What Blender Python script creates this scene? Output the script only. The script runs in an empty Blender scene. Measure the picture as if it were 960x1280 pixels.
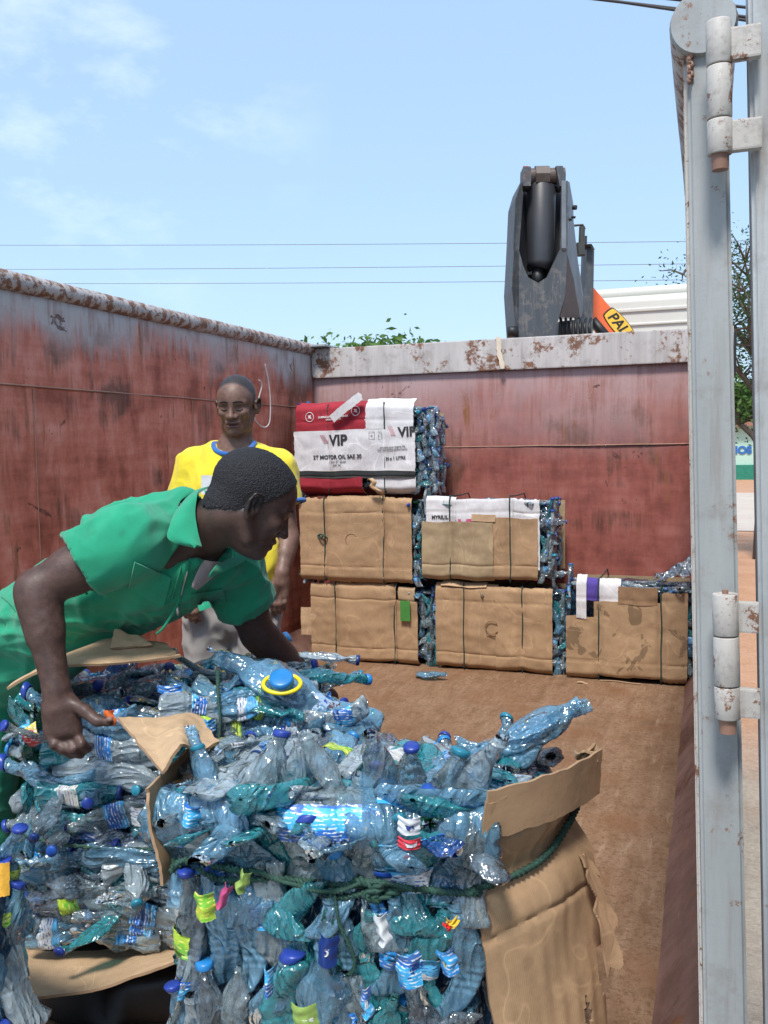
import bpy, bmesh, math, random
import numpy as np
from mathutils import Vector, Matrix, noise
random.seed(7); rng = np.random.RandomState(7)
R_ = math.radians
SC = bpy.context.scene
COL = SC.collection
# ------------------------------------------------------------------ camera
CH = 1.42; FPX = 1120.0
def _camaxes(yaw=19.9, pitch=-4.3, roll=0.9):
    y, p, r = R_(yaw), R_(pitch), R_(roll)
    F = Vector((-math.sin(y)*math.cos(p), math.cos(y)*math.cos(p), math.sin(p)))
    R = Vector((math.cos(y), math.sin(y), 0)); U = R.cross(F)
    return F, R*math.cos(r)-U*math.sin(r), R*math.sin(r)+U*math.cos(r)
CF, CR, CU = _camaxes()
CO = Vector((0, 0, CH))
def at(x, y, d):  return CO + (CF + CR*((x-480)/FPX) - CU*((y-640)/FPX))*d
def _ray(x, y):   return CF + CR*((x-480)/FPX) - CU*((y-640)/FPX)
def ony(x, y, Y): v = _ray(x, y); return CO + v*(Y/v.y)
def onx(x, y, X): v = _ray(x, y); return CO + v*(X/v.x)
def onz(x, y, Z): v = _ray(x, y); return CO + v*((Z-CH)/v.z)
cd = bpy.data.cameras.new('camera'); cam = bpy.data.objects.new('camera', cd); COL.objects.link(cam)
cam.matrix_world = Matrix(((CR.x, CU.x, -CF.x, CO.x), (CR.y, CU.y, -CF.y, CO.y), (CR.z, CU.z, -CF.z, CO.z), (0, 0, 0, 1)))
cd.sensor_fit = 'VERTICAL'; cd.sensor_height = 36; cd.lens = 36*FPX/1280; cd.clip_end = 3000; cd.clip_start = .05
SC.camera = cam
# ------------------------------------------------------------------ world, sun, exposure
SUN_EL, SUN_AZ = 60, 177      # azimuth clockwise from +Y
w = bpy.data.worlds.new('World'); SC.world = w; w.use_nodes = True
nt = w.node_tree; nt.nodes.clear()
sky = nt.nodes.new('ShaderNodeTexSky'); sky.sky_type = 'NISHITA'; sky.sun_disc = False
sky.sun_elevation = R_(SUN_EL); sky.sun_rotation = R_(SUN_AZ); sky.air_density = 1.0; sky.dust_density = 1.8; sky.ozone_density = 1.2
tc = nt.nodes.new('ShaderNodeTexCoord'); mp = nt.nodes.new('ShaderNodeMapping'); mp.inputs['Scale'].default_value = (4, 4, 8)
nz = nt.nodes.new('ShaderNodeTexNoise'); nz.inputs['Scale'].default_value = 1.7; nz.inputs['Detail'].default_value = 7; nz.inputs['Roughness'].default_value = .6
rp = nt.nodes.new('ShaderNodeValToRGB'); rp.color_ramp.elements[0].position = .50; rp.color_ramp.elements[1].position = .80
rp.color_ramp.elements[0].color = (0, 0, 0, 1); rp.color_ramp.elements[1].color = (.32, .32, .32, 1)
hz = nt.nodes.new('ShaderNodeMixRGB'); hz.inputs[0].default_value = .52; hz.inputs[2].default_value = (3.9, 5.7, 8.0, 1)
mx = nt.nodes.new('ShaderNodeMixRGB'); mx.inputs[2].default_value = (9.0, 9.4, 9.8, 1)
bg = nt.nodes.new('ShaderNodeBackground'); bg.inputs[1].default_value = .113
wo = nt.nodes.new('ShaderNodeOutputWorld')
L = nt.links.new
L(tc.outputs['Generated'], mp.inputs[0]); L(mp.outputs[0], nz.inputs[0]); L(nz.outputs[0], rp.inputs[0])
cdir = CF+CR*((95-480)/FPX)-CU*((105-640)/FPX)
cdir = cdir.normalized(); dt_ = nt.nodes.new('ShaderNodeVectorMath'); dt_.operation = 'DOT_PRODUCT'; L(tc.outputs['Generated'], dt_.inputs[0]); dt_.inputs[1].default_value = tuple(cdir)
mr = nt.nodes.new('ShaderNodeMapRange'); L(dt_.outputs['Value'], mr.inputs[0]); mr.inputs[1].default_value = .968; mr.inputs[2].default_value = .995
ml = nt.nodes.new('ShaderNodeMath'); ml.operation = 'MULTIPLY'; L(rp.outputs[0], ml.inputs[0]); L(mr.outputs[0], ml.inputs[1]); L(ml.outputs[0], mx.inputs[0]); L(sky.outputs[0], hz.inputs[1]); L(hz.outputs[0], mx.inputs[1]); L(mx.outputs[0], bg.inputs[0]); L(bg.outputs[0], wo.inputs[0])
sd = bpy.data.lights.new('sun', 'SUN'); sd.energy = 2.7; sd.angle = R_(11); sd.color = (1, .95, .88)
so = bpy.data.objects.new('sun', sd); COL.objects.link(so)
_e, _a = R_(SUN_EL), R_(SUN_AZ)
_s = Vector((math.sin(_a)*math.cos(_e), math.cos(_a)*math.cos(_e), math.sin(_e)))
so.rotation_euler = _s.to_track_quat('Z', 'Y').to_euler(); so.location = (0, 0, 20)
SC.view_settings.view_transform = 'Standard'; SC.view_settings.look = 'None'
SC.view_settings.exposure = 0.66; SC.view_settings.gamma = 1
SC.render.engine = 'CYCLES'
cy = SC.cycles; cy.max_bounces = 7; cy.diffuse_bounces = 3; cy.glossy_bounces = 2; cy.transmission_bounces = 5
cy.transparent_max_bounces = 12; cy.use_denoising = True; cy.sample_clamp_indirect = 3; cy.caustics_reflective = False
try: cy.denoiser = 'OPENIMAGEDENOISE'; cy.denoising_input_passes = 'RGB_ALBEDO_NORMAL'
except Exception: pass

# ------------------------------------------------------------------ node helpers
class N:
    def __init__(s, name):
        s.m = bpy.data.materials.new(name); s.m.use_nodes = True; s.t = s.m.node_tree; s.t.nodes.clear()
        s.out = s.t.nodes.new('ShaderNodeOutputMaterial')
    def n(s, typ, **kw):
        nd = s.t.nodes.new('ShaderNode'+typ)
        for k, v in kw.items(): setattr(nd, k, v)
        return nd
    def set(s, sock, v):
        if isinstance(v, bpy.types.NodeSocket): s.t.links.new(v, sock)
        elif isinstance(v, (tuple, list)) and len(v) == 3 and sock.type == 'RGBA': sock.default_value = (*v, 1)
        else: sock.default_value = v
    def coord(s, scale=(1, 1, 1), kind='Object', loc=(0, 0, 0)):
        c = s.n('TexCoord'); m = s.n('Mapping'); s.t.links.new(c.outputs[kind], m.inputs[0])
        m.inputs['Scale'].default_value = scale; m.inputs['Location'].default_value = loc; return m.outputs[0]
    def noise(s, vec, scale, detail=4, rough=.55, dist=0):
        n = s.n('TexNoise'); s.set(n.inputs[0], vec); n.inputs['Scale'].default_value = scale
        n.inputs['Detail'].default_value = detail; n.inputs['Roughness'].default_value = rough; n.inputs['Distortion'].default_value = dist
        return n.outputs[0]
    def ramp(s, f, *stops):
        r = s.n('ValToRGB'); s.set(r.inputs[0], f); e = r.color_ramp.elements
        while len(e) < len(stops): e.new(.5)
        for i, (p, c) in enumerate(stops):
            e[i].position = p; e[i].color = (*c, 1) if isinstance(c, (tuple, list)) else (c, c, c, 1)
        return r.outputs[0]
    def mix(s, f, a, b, mode='MIX'):
        r = s.n('MixRGB', blend_type=mode); s.set(r.inputs[0], f); s.set(r.inputs[1], a); s.set(r.inputs[2], b); return r.outputs[0]
    def math(s, op, a, b=0, clamp=False):
        r = s.n('Math', operation=op, use_clamp=clamp); s.set(r.inputs[0], a); s.set(r.inputs[1], b); return r.outputs[0]
    def sep(s, v):
        r = s.n('SeparateXYZ'); s.set(r.inputs[0], v); return r.outputs
    def bump(s, h, st=.3, dist=.01):
        b = s.n('Bump'); s.set(b.inputs['Height'], h); b.inputs['Strength'].default_value = st; b.inputs['Distance'].default_value = dist; return b.outputs[0]
    def bsdf(s, col, rough=.6, metal=0, normal=None, spec=.5, **kw):
        b = s.n('BsdfPrincipled'); s.set(b.inputs['Base Color'], col); s.set(b.inputs['Roughness'], rough); s.set(b.inputs['Metallic'], metal)
        b.inputs['Specular IOR Level'].default_value = spec
        if normal is not None: s.t.links.new(normal, b.inputs['Normal'])
        for k, v in kw.items(): s.set(b.inputs[k.replace('_', ' ')], v)
        s.t.links.new(b.outputs[0], s.out.inputs[0]); return s.m
def plain(name, col, rough=.6, metal=0, var=.18, scale=14, bump=.15, spec=.5):
    a = N(name); v = a.coord(); f = a.noise(v, scale, 5)
    c2 = tuple(min(1, c*(1+var)) for c in col); c1 = tuple(c*(1-var) for c in col)
    return a.bsdf(a.ramp(f, (.3, c1), (.7, c2)), rough, metal, a.bump(a.noise(v, scale*5, 3), bump, .004), spec)

# ------------------------------------------------------------------ mesh helpers
def mkobj(name, V, F, mat, parent=None, smooth=True, mats=None, midx=None):
    me = bpy.data.meshes.new(name)
    V = np.asarray(V, dtype=np.float64)
    me.from_pydata([tuple(v) for v in V.tolist()], [], [tuple(int(i) for i in f) for f in F])
    for m in (mats or [mat]): me.materials.append(m)
    if midx is not None: me.polygons.foreach_set('material_index', np.asarray(midx, dtype=np.int32))
    me.polygons.foreach_set('use_smooth', np.full(len(me.polygons), smooth))
    me.update()
    o = bpy.data.objects.new(name, me); COL.objects.link(o)
    if parent: o.parent = parent; o.matrix_parent_inverse = parent.matrix_world.inverted() if False else Matrix.Translation(-Vector(parent.location))
    return o
def tag(o, label=None, cat=None, group=None, kind=None):
    if label: o['label'] = label
    if cat: o['category'] = cat
    if group: o['group'] = group
    if kind: o['kind'] = kind
    return o
def thing(name, loc, label, cat, group=None):
    o = bpy.data.objects.new(name, None); COL.objects.link(o); o.location = loc; o.empty_display_size = .1
    return tag(o, label, cat, group)
class MB:
    def __init__(s): s.V = []; s.F = []; s.M = []
    def add(s, V, F, m=0):
        b = len(s.V); s.V += [tuple(v) for v in V]; s.F += [tuple(i+b for i in f) for f in F]; s.M += [m]*len(F); return s
    def box(s, lo, hi, m=0, bev=.0, mat=None):
        bm = bmesh.new(); bmesh.ops.create_cube(bm, size=1)
        lo, hi = Vector(lo), Vector(hi)
        for v in bm.verts: v.co = Vector([lo[i]+(v.co[i]+.5)*(hi[i]-lo[i]) for i in range(3)])
        if bev: bmesh.ops.bevel(bm, geom=bm.edges[:], offset=bev, segments=2, affect='EDGES', profile=.7)
        if mat: bm.transform(mat)
        bm.verts.index_update(); s.add([v.co[:] for v in bm.verts], [[v.index for v in f.verts] for f in bm.faces], m); bm.free(); return s
    def tube(s, pts, r, n=10, m=0, cap=True, closed=False):
        pts = [Vector(p) for p in pts]; k = len(pts); V = []; rr = r if hasattr(r, '__len__') else [r]*k
        up = None
        for i, p in enumerate(pts):
            a = pts[(i-1) % k] if closed else pts[max(0, i-1)]; b = pts[(i+1) % k] if closed else pts[min(k-1, i+1)]
            t = (b-a).normalized()
            if up is None: up = t.orthogonal().normalized()
            up = (up-t*up.dot(t)).normalized(); q = t.cross(up)
            for j in range(n):
                th = 2*math.pi*j/n; V.append(p+(up*math.cos(th)+q*math.sin(th))*rr[i])
        F = []
        for i in range(k if closed else k-1):
            i2 = (i+1) % k
            for j in range(n): F.append((i*n+j, i*n+(j+1) % n, i2*n+(j+1) % n, i2*n+j))
        if cap and not closed: F += [tuple(range(n-1, -1, -1)), tuple((k-1)*n+j for j in range(n))]
        return s.add(V, F, m)
    def prism(s, poly, off, m=0):
        poly = [Vector(p) for p in poly]; off = Vector(off); n = len(poly)
        s.add(poly+[p+off for p in poly], [tuple(range(n)), tuple(range(2*n-1, n-1, -1))]+[((i+1) % n, i, n+i, n+(i+1) % n) for i in range(n)], m); return s
    def build(s, name, mat, parent=None, smooth=False, mats=None, fix=True):
        o = mkobj(name, s.V, s.F, mat, parent, smooth, mats, s.M if mats else None)
        if fix:
            bm = bmesh.new(); bm.from_mesh(o.data); bmesh.ops.recalc_face_normals(bm, faces=bm.faces[:]); bm.to_mesh(o.data); bm.free()
        return o
def nz3(p, f=1.0, o=0.0): return noise.noise((p[0]*f+o, p[1]*f+o*1.7, p[2]*f-o))
def text(body, size, loc, xdir, ydir, mat, parent, name='lettering', ext=.0006, bold=0, shear=0, label=None):
    c = bpy.data.curves.new(name, 'FONT'); c.body = body; c.size = size; c.align_x = 'CENTER'; c.align_y = 'CENTER'; c.extrude = ext; c.offset = bold; c.shear = shear
    t = bpy.data.objects.new(name, c); COL.objects.link(t)
    dg = bpy.context.evaluated_depsgraph_get(); me = bpy.data.meshes.new_from_object(t.evaluated_get(dg)); bpy.data.objects.remove(t)
    x = Vector(xdir).normalized(); y = Vector(ydir); y = (y-x*y.dot(x)).normalized(); z = x.cross(y)
    me.transform(Matrix(((x.x, y.x, z.x, loc[0]), (x.y, y.y, z.y, loc[1]), (x.z, y.z, z.z, loc[2]), (0, 0, 0, 1))))
    me.materials.clear(); me.materials.append(mat)
    o = bpy.data.objects.new(name, me); COL.objects.link(o)
    if parent: o.parent = parent; o.matrix_parent_inverse = Matrix.Translation(-Vector(parent.location))
    if label: o['label'] = label
    return o
# ------------------------------------------------------------------ implicit surfaces (bodies, clothes)
class SDF:
    def __init__(s, lo, hi, h):
        s.h = h; s.lo = np.array(lo, dtype=np.float32); n = np.ceil((np.array(hi)-np.array(lo))/h).astype(int)+1
        s.n = n; s.F = np.full(n, 1.0, dtype=np.float32)
        s.ax = [s.lo[i]+np.arange(n[i], dtype=np.float32)*h for i in range(3)]
    def _sub(s, lo, hi):
        sl = []
        for i in range(3):
            a = max(0, int(np.floor((lo[i]-s.lo[i])/s.h))); b = min(s.n[i], int(np.ceil((hi[i]-s.lo[i])/s.h))+1)
            if b <= a: return None
            sl.append(slice(a, b))
        X = s.ax[0][sl[0]][:, None, None]; Y = s.ax[1][sl[1]][None, :, None]; Z = s.ax[2][sl[2]][None, None, :]
        return tuple(sl), X, Y, Z
    def _comb(s, sl, d, k, op):
        A = s.F[sl]
        if op == 'u':
            if k > 0:
                hh = np.clip(.5+.5*(A-d)/k, 0, 1); s.F[sl] = A*(1-hh)+d*hh-k*hh*(1-hh)
            else: s.F[sl] = np.minimum(A, d)
        elif op == 's':
            B = -d
            if k > 0:
                hh = np.clip(.5-.5*(A-B)/k, 0, 1); s.F[sl] = A*(1-hh)+B*hh+k*hh*(1-hh)
            else: s.F[sl] = np.maximum(A, B)
    def cone(s, a, b, r1, r2, k=.01, w=None, sc=1.0, op='u'):
        a = np.array(a, dtype=np.float32); b = np.array(b, dtype=np.float32); m = max(r1, r2)*max(1, sc)+k+.03
        q = s._sub(np.minimum(a, b)-m, np.maximum(a, b)+m)
        if q is None: return
        sl, X, Y, Z = q
        PX, PY, PZ = X-a[0], Y-a[1], Z-a[2]; ba = b-a
        if w is not None and sc != 1:
            w = np.array(w, dtype=np.float32); w = w/np.linalg.norm(w); f = (1-1/sc)
            dt = PX*w[0]+PY*w[1]+PZ*w[2]; PX = PX-dt*w[0]*f; PY = PY-dt*w[1]*f; PZ = PZ-dt*w[2]*f
            ba = ba-w*(ba@w)*f
        L2 = ba@ba+1e-9
        t = np.clip((PX*ba[0]+PY*ba[1]+PZ*ba[2])/L2, 0, 1)
        d = np.sqrt((PX-t*ba[0])**2+(PY-t*ba[1])**2+(PZ-t*ba[2])**2)-(r1+(r2-r1)*t)
        s._comb(sl, d, k, op)
    def ell(s, c, r, M=None, k=.01, op='u'):
        c = np.array(c, dtype=np.float32); r = np.array(r, dtype=np.float32); m = r.max()+k+.03
        q = s._sub(c-m, c+m)
        if q is None: return
        sl, X, Y, Z = q; P = [X-c[0], Y-c[1], Z-c[2]]
        if M is None: M = np.eye(3)
        e = [(P[0]*M[i][0]+P[1]*M[i][1]+P[2]*M[i][2])/r[i] for i in range(3)]
        k0 = np.sqrt(e[0]**2+e[1]**2+e[2]**2)+1e-6; k1 = np.sqrt((e[0]/r[0])**2+(e[1]/r[1])**2+(e[2]/r[2])**2)+1e-6
        s._comb(sl, k0*(k0-1)/k1, k, op)
    def cut(s, p, n):            # remove the half space n.(x-p) > 0
        n = np.array(n, dtype=np.float32); n /= np.linalg.norm(n)
        d = (s.ax[0][:, None, None]-p[0])*n[0]+(s.ax[1][None, :, None]-p[1])*n[1]+(s.ax[2][None, None, :]-p[2])*n[2]
        s.F = np.maximum(s.F, d.astype(np.float32))
    def mesh(s, smooth=1):
        F = s.F; F[0] = F[-1] = .5; F[:, 0] = F[:, -1] = .5; F[:, :, 0] = F[:, :, -1] = .5
        I = F < 0; C = [(i, j, k) for i in (0, 1) for j in (0, 1) for k in (0, 1)]
        nx, ny, nz_ = np.array(F.shape)-1
        def sh(A, c): return A[c[0]:c[0]+nx, c[1]:c[1]+ny, c[2]:c[2]+nz_]
        cnt = sum(sh(I, c).astype(np.int8) for c in C); act = (cnt > 0) & (cnt < 8)
        idx = np.argwhere(act); ID = np.full(act.shape, -1, dtype=np.int64); ID[act] = np.arange(len(idx))
        S = np.zeros((len(idx), 3)); W = np.zeros(len(idx))
        for a in range(8):
            for b in range(a+1, 8):
                ca, cb = C[a], C[b]
                if sum(abs(ca[i]-cb[i]) for i in range(3)) != 1: continue
                fa = F[idx[:, 0]+ca[0], idx[:, 1]+ca[1], idx[:, 2]+ca[2]]; fb = F[idx[:, 0]+cb[0], idx[:, 1]+cb[1], idx[:, 2]+cb[2]]
                m = (fa < 0) != (fb < 0); t = np.where(m, fa/np.where(m, fa-fb, 1), 0)
                p = np.array(ca)[None]+(np.array(cb)-np.array(ca))[None]*t[:, None]
                S += p*m[:, None]; W += m
        V = s.lo+(idx+S/W[:, None])*s.h
        Q = []
        for ax in range(3):
            A = [slice(None)]*3; B = [slice(None)]*3; A[ax] = slice(0, -1); B[ax] = slice(1, None)
            ch = I[tuple(A)] != I[tuple(B)]; e = np.argwhere(ch); o1, o2 = [(1, 2), (2, 0), (0, 1)][ax]
            e = e[(e[:, o1] > 0) & (e[:, o2] > 0) & (e[:, o1] < F.shape[o1]-1) & (e[:, o2] < F.shape[o2]-1)]
            def g(d1, d2):
                q = e.copy(); q[:, o1] -= d1; q[:, o2] -= d2; return ID[q[:, 0], q[:, 1], q[:, 2]]
            q4 = np.stack([g(0, 0), g(1, 0), g(1, 1), g(0, 1)], 1); ins = I[e[:, 0], e[:, 1], e[:, 2]]
            q4[~ins] = q4[~ins][:, ::-1]; Q.append(q4)
        Q = np.concatenate(Q); Q = Q[(Q >= 0).all(1)]
        for _ in range(smooth):
            acc = np.zeros_like(V); c = np.zeros(len(V))
            for j in range(4):
                np.add.at(acc, Q[:, j], V[Q[:, (j+1) % 4]]+V[Q[:, (j+3) % 4]]); np.add.at(c, Q[:, j], 2)
            V = .5*V+.5*acc/np.maximum(c, 1)[:, None]
        return V, Q
def vnormals(V, Q):
    n = np.cross(V[Q[:, 2]]-V[Q[:, 0]], V[Q[:, 3]]-V[Q[:, 1]]); a = np.zeros_like(V)
    for j in range(4): np.add.at(a, Q[:, j], n)
    return a/(np.linalg.norm(a, axis=1)[:, None]+1e-12)
# ------------------------------------------------------------------ materials of the place
def m_wall(name, z_hi, streak, seed=0.0, grey=(.38, .36, .37), amt=1.0, red=((.20, .052, .036), (.34, .095, .066), (.44, .16, .125)), soft=.10, dark=.0, orange=.9):
    a = N(name); v = a.coord(); s = a.sep(v)
    st = a.noise(a.coord(scale=(16, 16, 1.1), loc=(seed, seed, 0)), 2.0, 7, .7); st2 = a.noise(a.coord(scale=(1, 1, .30), loc=(seed, 3, 1)), 9, 5, .65, .2)
    big = a.noise(a.coord(scale=(1, 1, 1.25), loc=(seed, 0, seed)), 1.15, 3, .5, .3); mid = a.noise(a.coord(loc=(0, seed, 3)), 4.5, 6, .62); fine = a.noise(v, 34, 5, .7); hs = a.noise(a.coord(scale=(.35, .35, 3), loc=(1, seed, 2)), 6, 5, .65)
    base = a.ramp(a.math('ADD', a.math('MULTIPLY', mid, .45), a.math('ADD', a.math('MULTIPLY', st2, .35), a.math('MULTIPLY', hs, .20))), (.40, red[0]), (.50, red[1]), (.60, red[2]))
    rust = a.ramp(a.math('ADD', a.math('MULTIPLY', fine, .5), a.math('MULTIPLY', st2, .5)), (.38, (.045, .020, .014)), (.60, (.135, .050, .028)))
    pf = a.math('ADD', a.math('ADD', a.math('MULTIPLY', big, .60), a.math('MULTIPLY', st, .16)), a.math('MULTIPLY', mid, .24))
    pf = a.math('ADD', pf, dark); c = a.mix(a.math('MULTIPLY', a.ramp(pf, (.525, 0.0), (.575, 1.0)), .80), base, rust)
    # old grey paint along the top: ragged drips run down from it
    h = a.math('ADD', s[2], a.math('MULTIPLY', a.math('SUBTRACT', st, .5), streak)); h = a.math('ADD', h, a.math('MULTIPLY', a.math('SUBTRACT', big, .5), .7)); h = a.math('ADD', h, a.math('MULTIPLY', a.math('SUBTRACT', fine, .5), .12))
    f_g = a.n('MapRange'); a.set(f_g.inputs[0], h); f_g.inputs[1].default_value = z_hi-soft; f_g.inputs[2].default_value = z_hi+soft
    gcol = a.mix(a.ramp(a.math('ADD', a.math('MULTIPLY', st, .5), a.math('MULTIPLY', mid, .5)), (.47, 0.0), (.62, .8)), grey, (.27, .13, .10))
    c = a.mix(a.math('MULTIPLY', f_g.outputs[0], amt), c, gcol)
    f_o = a.math('MULTIPLY', a.ramp(a.noise(a.coord(scale=(11, 11, 1.3), loc=(4, seed, 9)), 1.3, 5, .6), (.60, 0.0), (.66, 1.0)), a.ramp(mid, (.45, 0.0), (.58, orange)))
    c = a.mix(f_o, c, (.25, .095, .035))
    blot = a.math('MULTIPLY', a.ramp(a.noise(a.coord(loc=(seed*2, 1, 7)), 5.5, 4, .7, .6), (.665, 0.0), (.685, 1.0)), a.ramp(fine, (.35, .4), (.5, 1.0))); c = a.mix(a.math('MULTIPLY', blot, .8), c, (.075, .026, .020))
    scr = a.ramp(a.noise(a.coord(scale=(1, 1, 14), loc=(seed, 5, 5)), 7, 3, .6), (.70, 0.0), (.72, .35)); c = a.mix(scr, c, (.50, .30, .26))
    c = a.mix(a.ramp(a.noise(v, 90, 2), (.72, 0.0), (.75, .4)), c, (.50, .36, .32))
    return a.bsdf(c, a.ramp(fine, (.3, .5), (.7, .75)), 0, a.bump(a.math('ADD', a.math('MULTIPLY', fine, .4), mid), .22, .006), .4)
def m_grey(name, col=(.40, .41, .42), rust=.6, sc=6.0):
    a = N(name); v = a.coord(); b = a.noise(v, sc, 7, .68, .3); f = a.noise(v, sc*9, 5, .7); st = a.noise(a.coord(scale=(8, 8, 1)), 2, 5)
    base = a.ramp(st, (.3, tuple(c*.82 for c in col)), (.7, tuple(min(1, c*1.1) for c in col)))
    ru = a.ramp(f, (.3, (.10, .035, .02)), (.7, (.26, .12, .06)))
    th = .72-.16*rust
    c = a.mix(a.ramp(a.math('ADD', a.math('MULTIPLY', b, .72), a.math('MULTIPLY', f, .28)), (th-.02, 0.0), (th+.02, 1.0)), base, ru)
    c = a.mix(a.ramp(a.noise(v, sc*2.5, 4, .7), (.52, 0.0), (.72, .5)), c, (.22, .19, .17))
    c = a.mix(a.ramp(a.noise(a.coord(scale=(14, 14, .9), loc=(2, 2, 2)), 2.4, 5, .7), (.55, 0.0), (.72, .55)), c, (.24, .20, .175))
    return a.bsdf(c, .55, 0, a.bump(a.math('ADD', b, a.math('MULTIPLY', f, .3)), .3, .004), .4)
def m_ground(name, c1, c2, sc=3.0):
    a = N(name); v = a.coord(); f = a.noise(v, sc, 8, .7); g = a.noise(v, sc*16, 5, .7)
    c = a.mix(.4, a.ramp(f, (.35, c1), (.65, c2)), a.ramp(g, (.35, c1), (.65, c2)))
    return a.bsdf(c, .9, 0, a.bump(a.math('ADD', f, a.math('MULTIPLY', g, .4)), .5, .03), .2)
def m_floor():
    a = N('dusty_steel_floor'); v = a.coord(); f = a.noise(v, 1.3, 7, .65, .5); g = a.noise(v, 70, 5, .75); s = a.noise(a.coord(scale=(5, .9, 1)), 4, 6, .6); m = a.noise(v, 11, 7, .72)
    c = a.ramp(a.math('ADD', a.math('MULTIPLY', f, .3), a.math('ADD', a.math('MULTIPLY', s, .3), a.math('MULTIPLY', m, .4))), (.38, (.165, .092, .048)), (.5, (.25, .150, .088)), (.62, (.34, .225, .145)))
    c = a.mix(a.ramp(m, (.52, 0.0), (.64, .55)), c, (.17, .088, .045))
    c = a.mix(a.math('MULTIPLY', a.ramp(g, (.50, 0.0), (.62, 1.0)), .6), c, (.105, .050, .026))
    c = a.mix(a.ramp(a.noise(a.coord(scale=(1, .12, 1)), 38, 4, .7), (.58, 0.0), (.70, .45)), c, (.40, .28, .19))
    c = a.mix(a.ramp(a.noise(v, 160, 2), (.68, 0.0), (.73, .7)), c, (.42, .34, .25))
    c = a.mix(a.ramp(a.noise(a.coord(loc=(5, 5, 0)), 2.6, 4, .6), (.52, 0.0), (.68, .6)), c, (.20, .092, .042))
    return a.bsdf(c, .82, 0, a.bump(a.math('ADD', a.math('MULTIPLY', m, 1.0), a.math('MULTIPLY', g, .8)), .6, .012), .25)
M = {}
M['side_wall'] = m_wall('worn_red_side_wall', 1.91, .55, 1.3, (.48, .45, .44), .95, ((.30, .078, .046), (.54, .165, .105), (.68, .28, .205)), .10, .036)
M['end_wall'] = m_wall('worn_red_end_wall', 1.62, .10, 7.7, (.50, .36, .36), .85, ((.19, .052, .040), (.29, .088, .068), (.37, .135, .11)), .30, -.005)
M['grey'] = m_grey('grey_painted_steel'); M['pipe'] = m_grey('flaking_grey_pipe', (.46, .43, .41), 1.35, 22)
M['beam'] = m_grey('faded_grey_beam', (.52, .48, .46), 1.1, 4)
M['door'] = m_grey('pale_grey_door_steel', (.43, .46, .47), .62, 6); M['post'] = m_grey('grey_post_steel', (.36, .385, .39), .78, 7)
M['hinge'] = m_grey('cream_hinge_steel', (.50, .48, .45), .95, 30)
M['weld'] = plain('weld_bead', (.30, .17, .12), .6); M['floor'] = m_floor()
M['ramp'] = m_wall('scuffed_red_base', 3.5, .2, 3.1, red=((.16, .085, .065), (.22, .12, .095), (.28, .16, .125)))
M['dirt'] = m_ground('red_earth', (.40, .19, .10), (.56, .33, .20)); M['road'] = m_ground('pale_laterite_road', (.44, .37, .31), (.54, .47, .41), 1.5)
M['gravel'] = m_ground('pale_rubble', (.20, .17, .15), (.55, .50, .45), 9)
M['steel'] = m_grey('slate_crane_steel', (.060, .068, .078), .55, 5); M['black'] = plain('black_rubber', (.013, .013, .015), .5)
M['ram'] = plain('dark_ram_paint', (.035, .036, .042), .42, 0, .2, 3); M['orange'] = plain('orange_boom_paint', (.80, .14, .035), .45, 0, .08, 4)
M['cream'] = plain('cream_cab_paint', (.56, .55, .50), .35, 0, .04, 2, .03); M['yellow_sign'] = plain('yellow_sign_paint', (.85, .52, .05), .5, 0, .05)
M['ink'] = plain('black_ink', (.015, .015, .016), .6); M['white'] = plain('white_paint', (.78, .78, .76), .6, 0, .05)
M['redp'] = plain('red_cap_paint', (.42, .06, .04), .5); M['chrome'] = plain('bright_rod', (.6, .6, .6), .2, 1)
M['glass'] = plain('dark_cab_glass', (.03, .04, .05), .08); M['wire'] = plain('cable_black', (.03, .03, .035), .6)
# ------------------------------------------------------------------ ground outside
GZ = -.26
def sheet_ground(name, x0, x1, y0, y1, z, mat, n=2, amp=0):
    V = []; F = []
    for j in range(n+1):
        for i in range(n+1):
            x = x0+(x1-x0)*i/n; y = y0+(y1-y0)*j/n; V.append((x, y, z+(amp*nz3((x, y, 0), .9) if 0 < i < n and 0 < j < n else 0)))
    for j in range(n):
        for i in range(n): a = j*(n+1)+i; F.append((a, a+1, a+n+2, a+n+1))
    return tag(mkobj(name, V, F, mat), kind='structure')
def m_dirt():
    a = N('tan_and_red_earth'); v = a.coord(); f = a.noise(v, 3, 8, .7); g = a.noise(v, 48, 5, .7); y = a.n('MapRange'); a.set(y.inputs[0], a.math('ADD', a.sep(v)[1], a.math('MULTIPLY', a.noise(v, 1.2, 4), 2.5))); y.inputs[1].default_value = 5.2; y.inputs[2].default_value = 7.5
    n1 = a.mix(.4, a.ramp(f, (.35, (.25, .21, .17)), (.65, (.36, .31, .25))), a.ramp(g, (.35, (.20, .17, .14)), (.65, (.42, .37, .31))))
    n2 = a.mix(.4, a.ramp(f, (.35, (.40, .20, .11)), (.65, (.52, .31, .20))), a.ramp(g, (.35, (.34, .17, .09)), (.65, (.55, .34, .22))))
    return a.bsdf(a.mix(y.outputs[0], n1, n2), .9, 0, a.bump(a.math('ADD', f, a.math('MULTIPLY', g, .4)), .5, .03), .2)
M['dirt'] = m_dirt()
sheet_ground('ground', -900, 900, -60, 1500, GZ, M['dirt'], 2)
sheet_ground('road', -120, 120, 17.5, 30, GZ+.012, M['road'], 2)
V = []; F = []; n = 60                                            # low rubble verge beside the container
for j in range(n+1):
    for i in range(n+1):
        x = .9+3.4*i/n; y = 4.2+4.4*j/n; e = min(i, j, n-i, n-j)/n*2
        V.append((x, y, GZ+.016+max(0, min(1, e*3))*(.05+.09*abs(nz3((x, y, 0), 3.1))+.05*abs(nz3((x, y, 0), 9)))))
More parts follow.
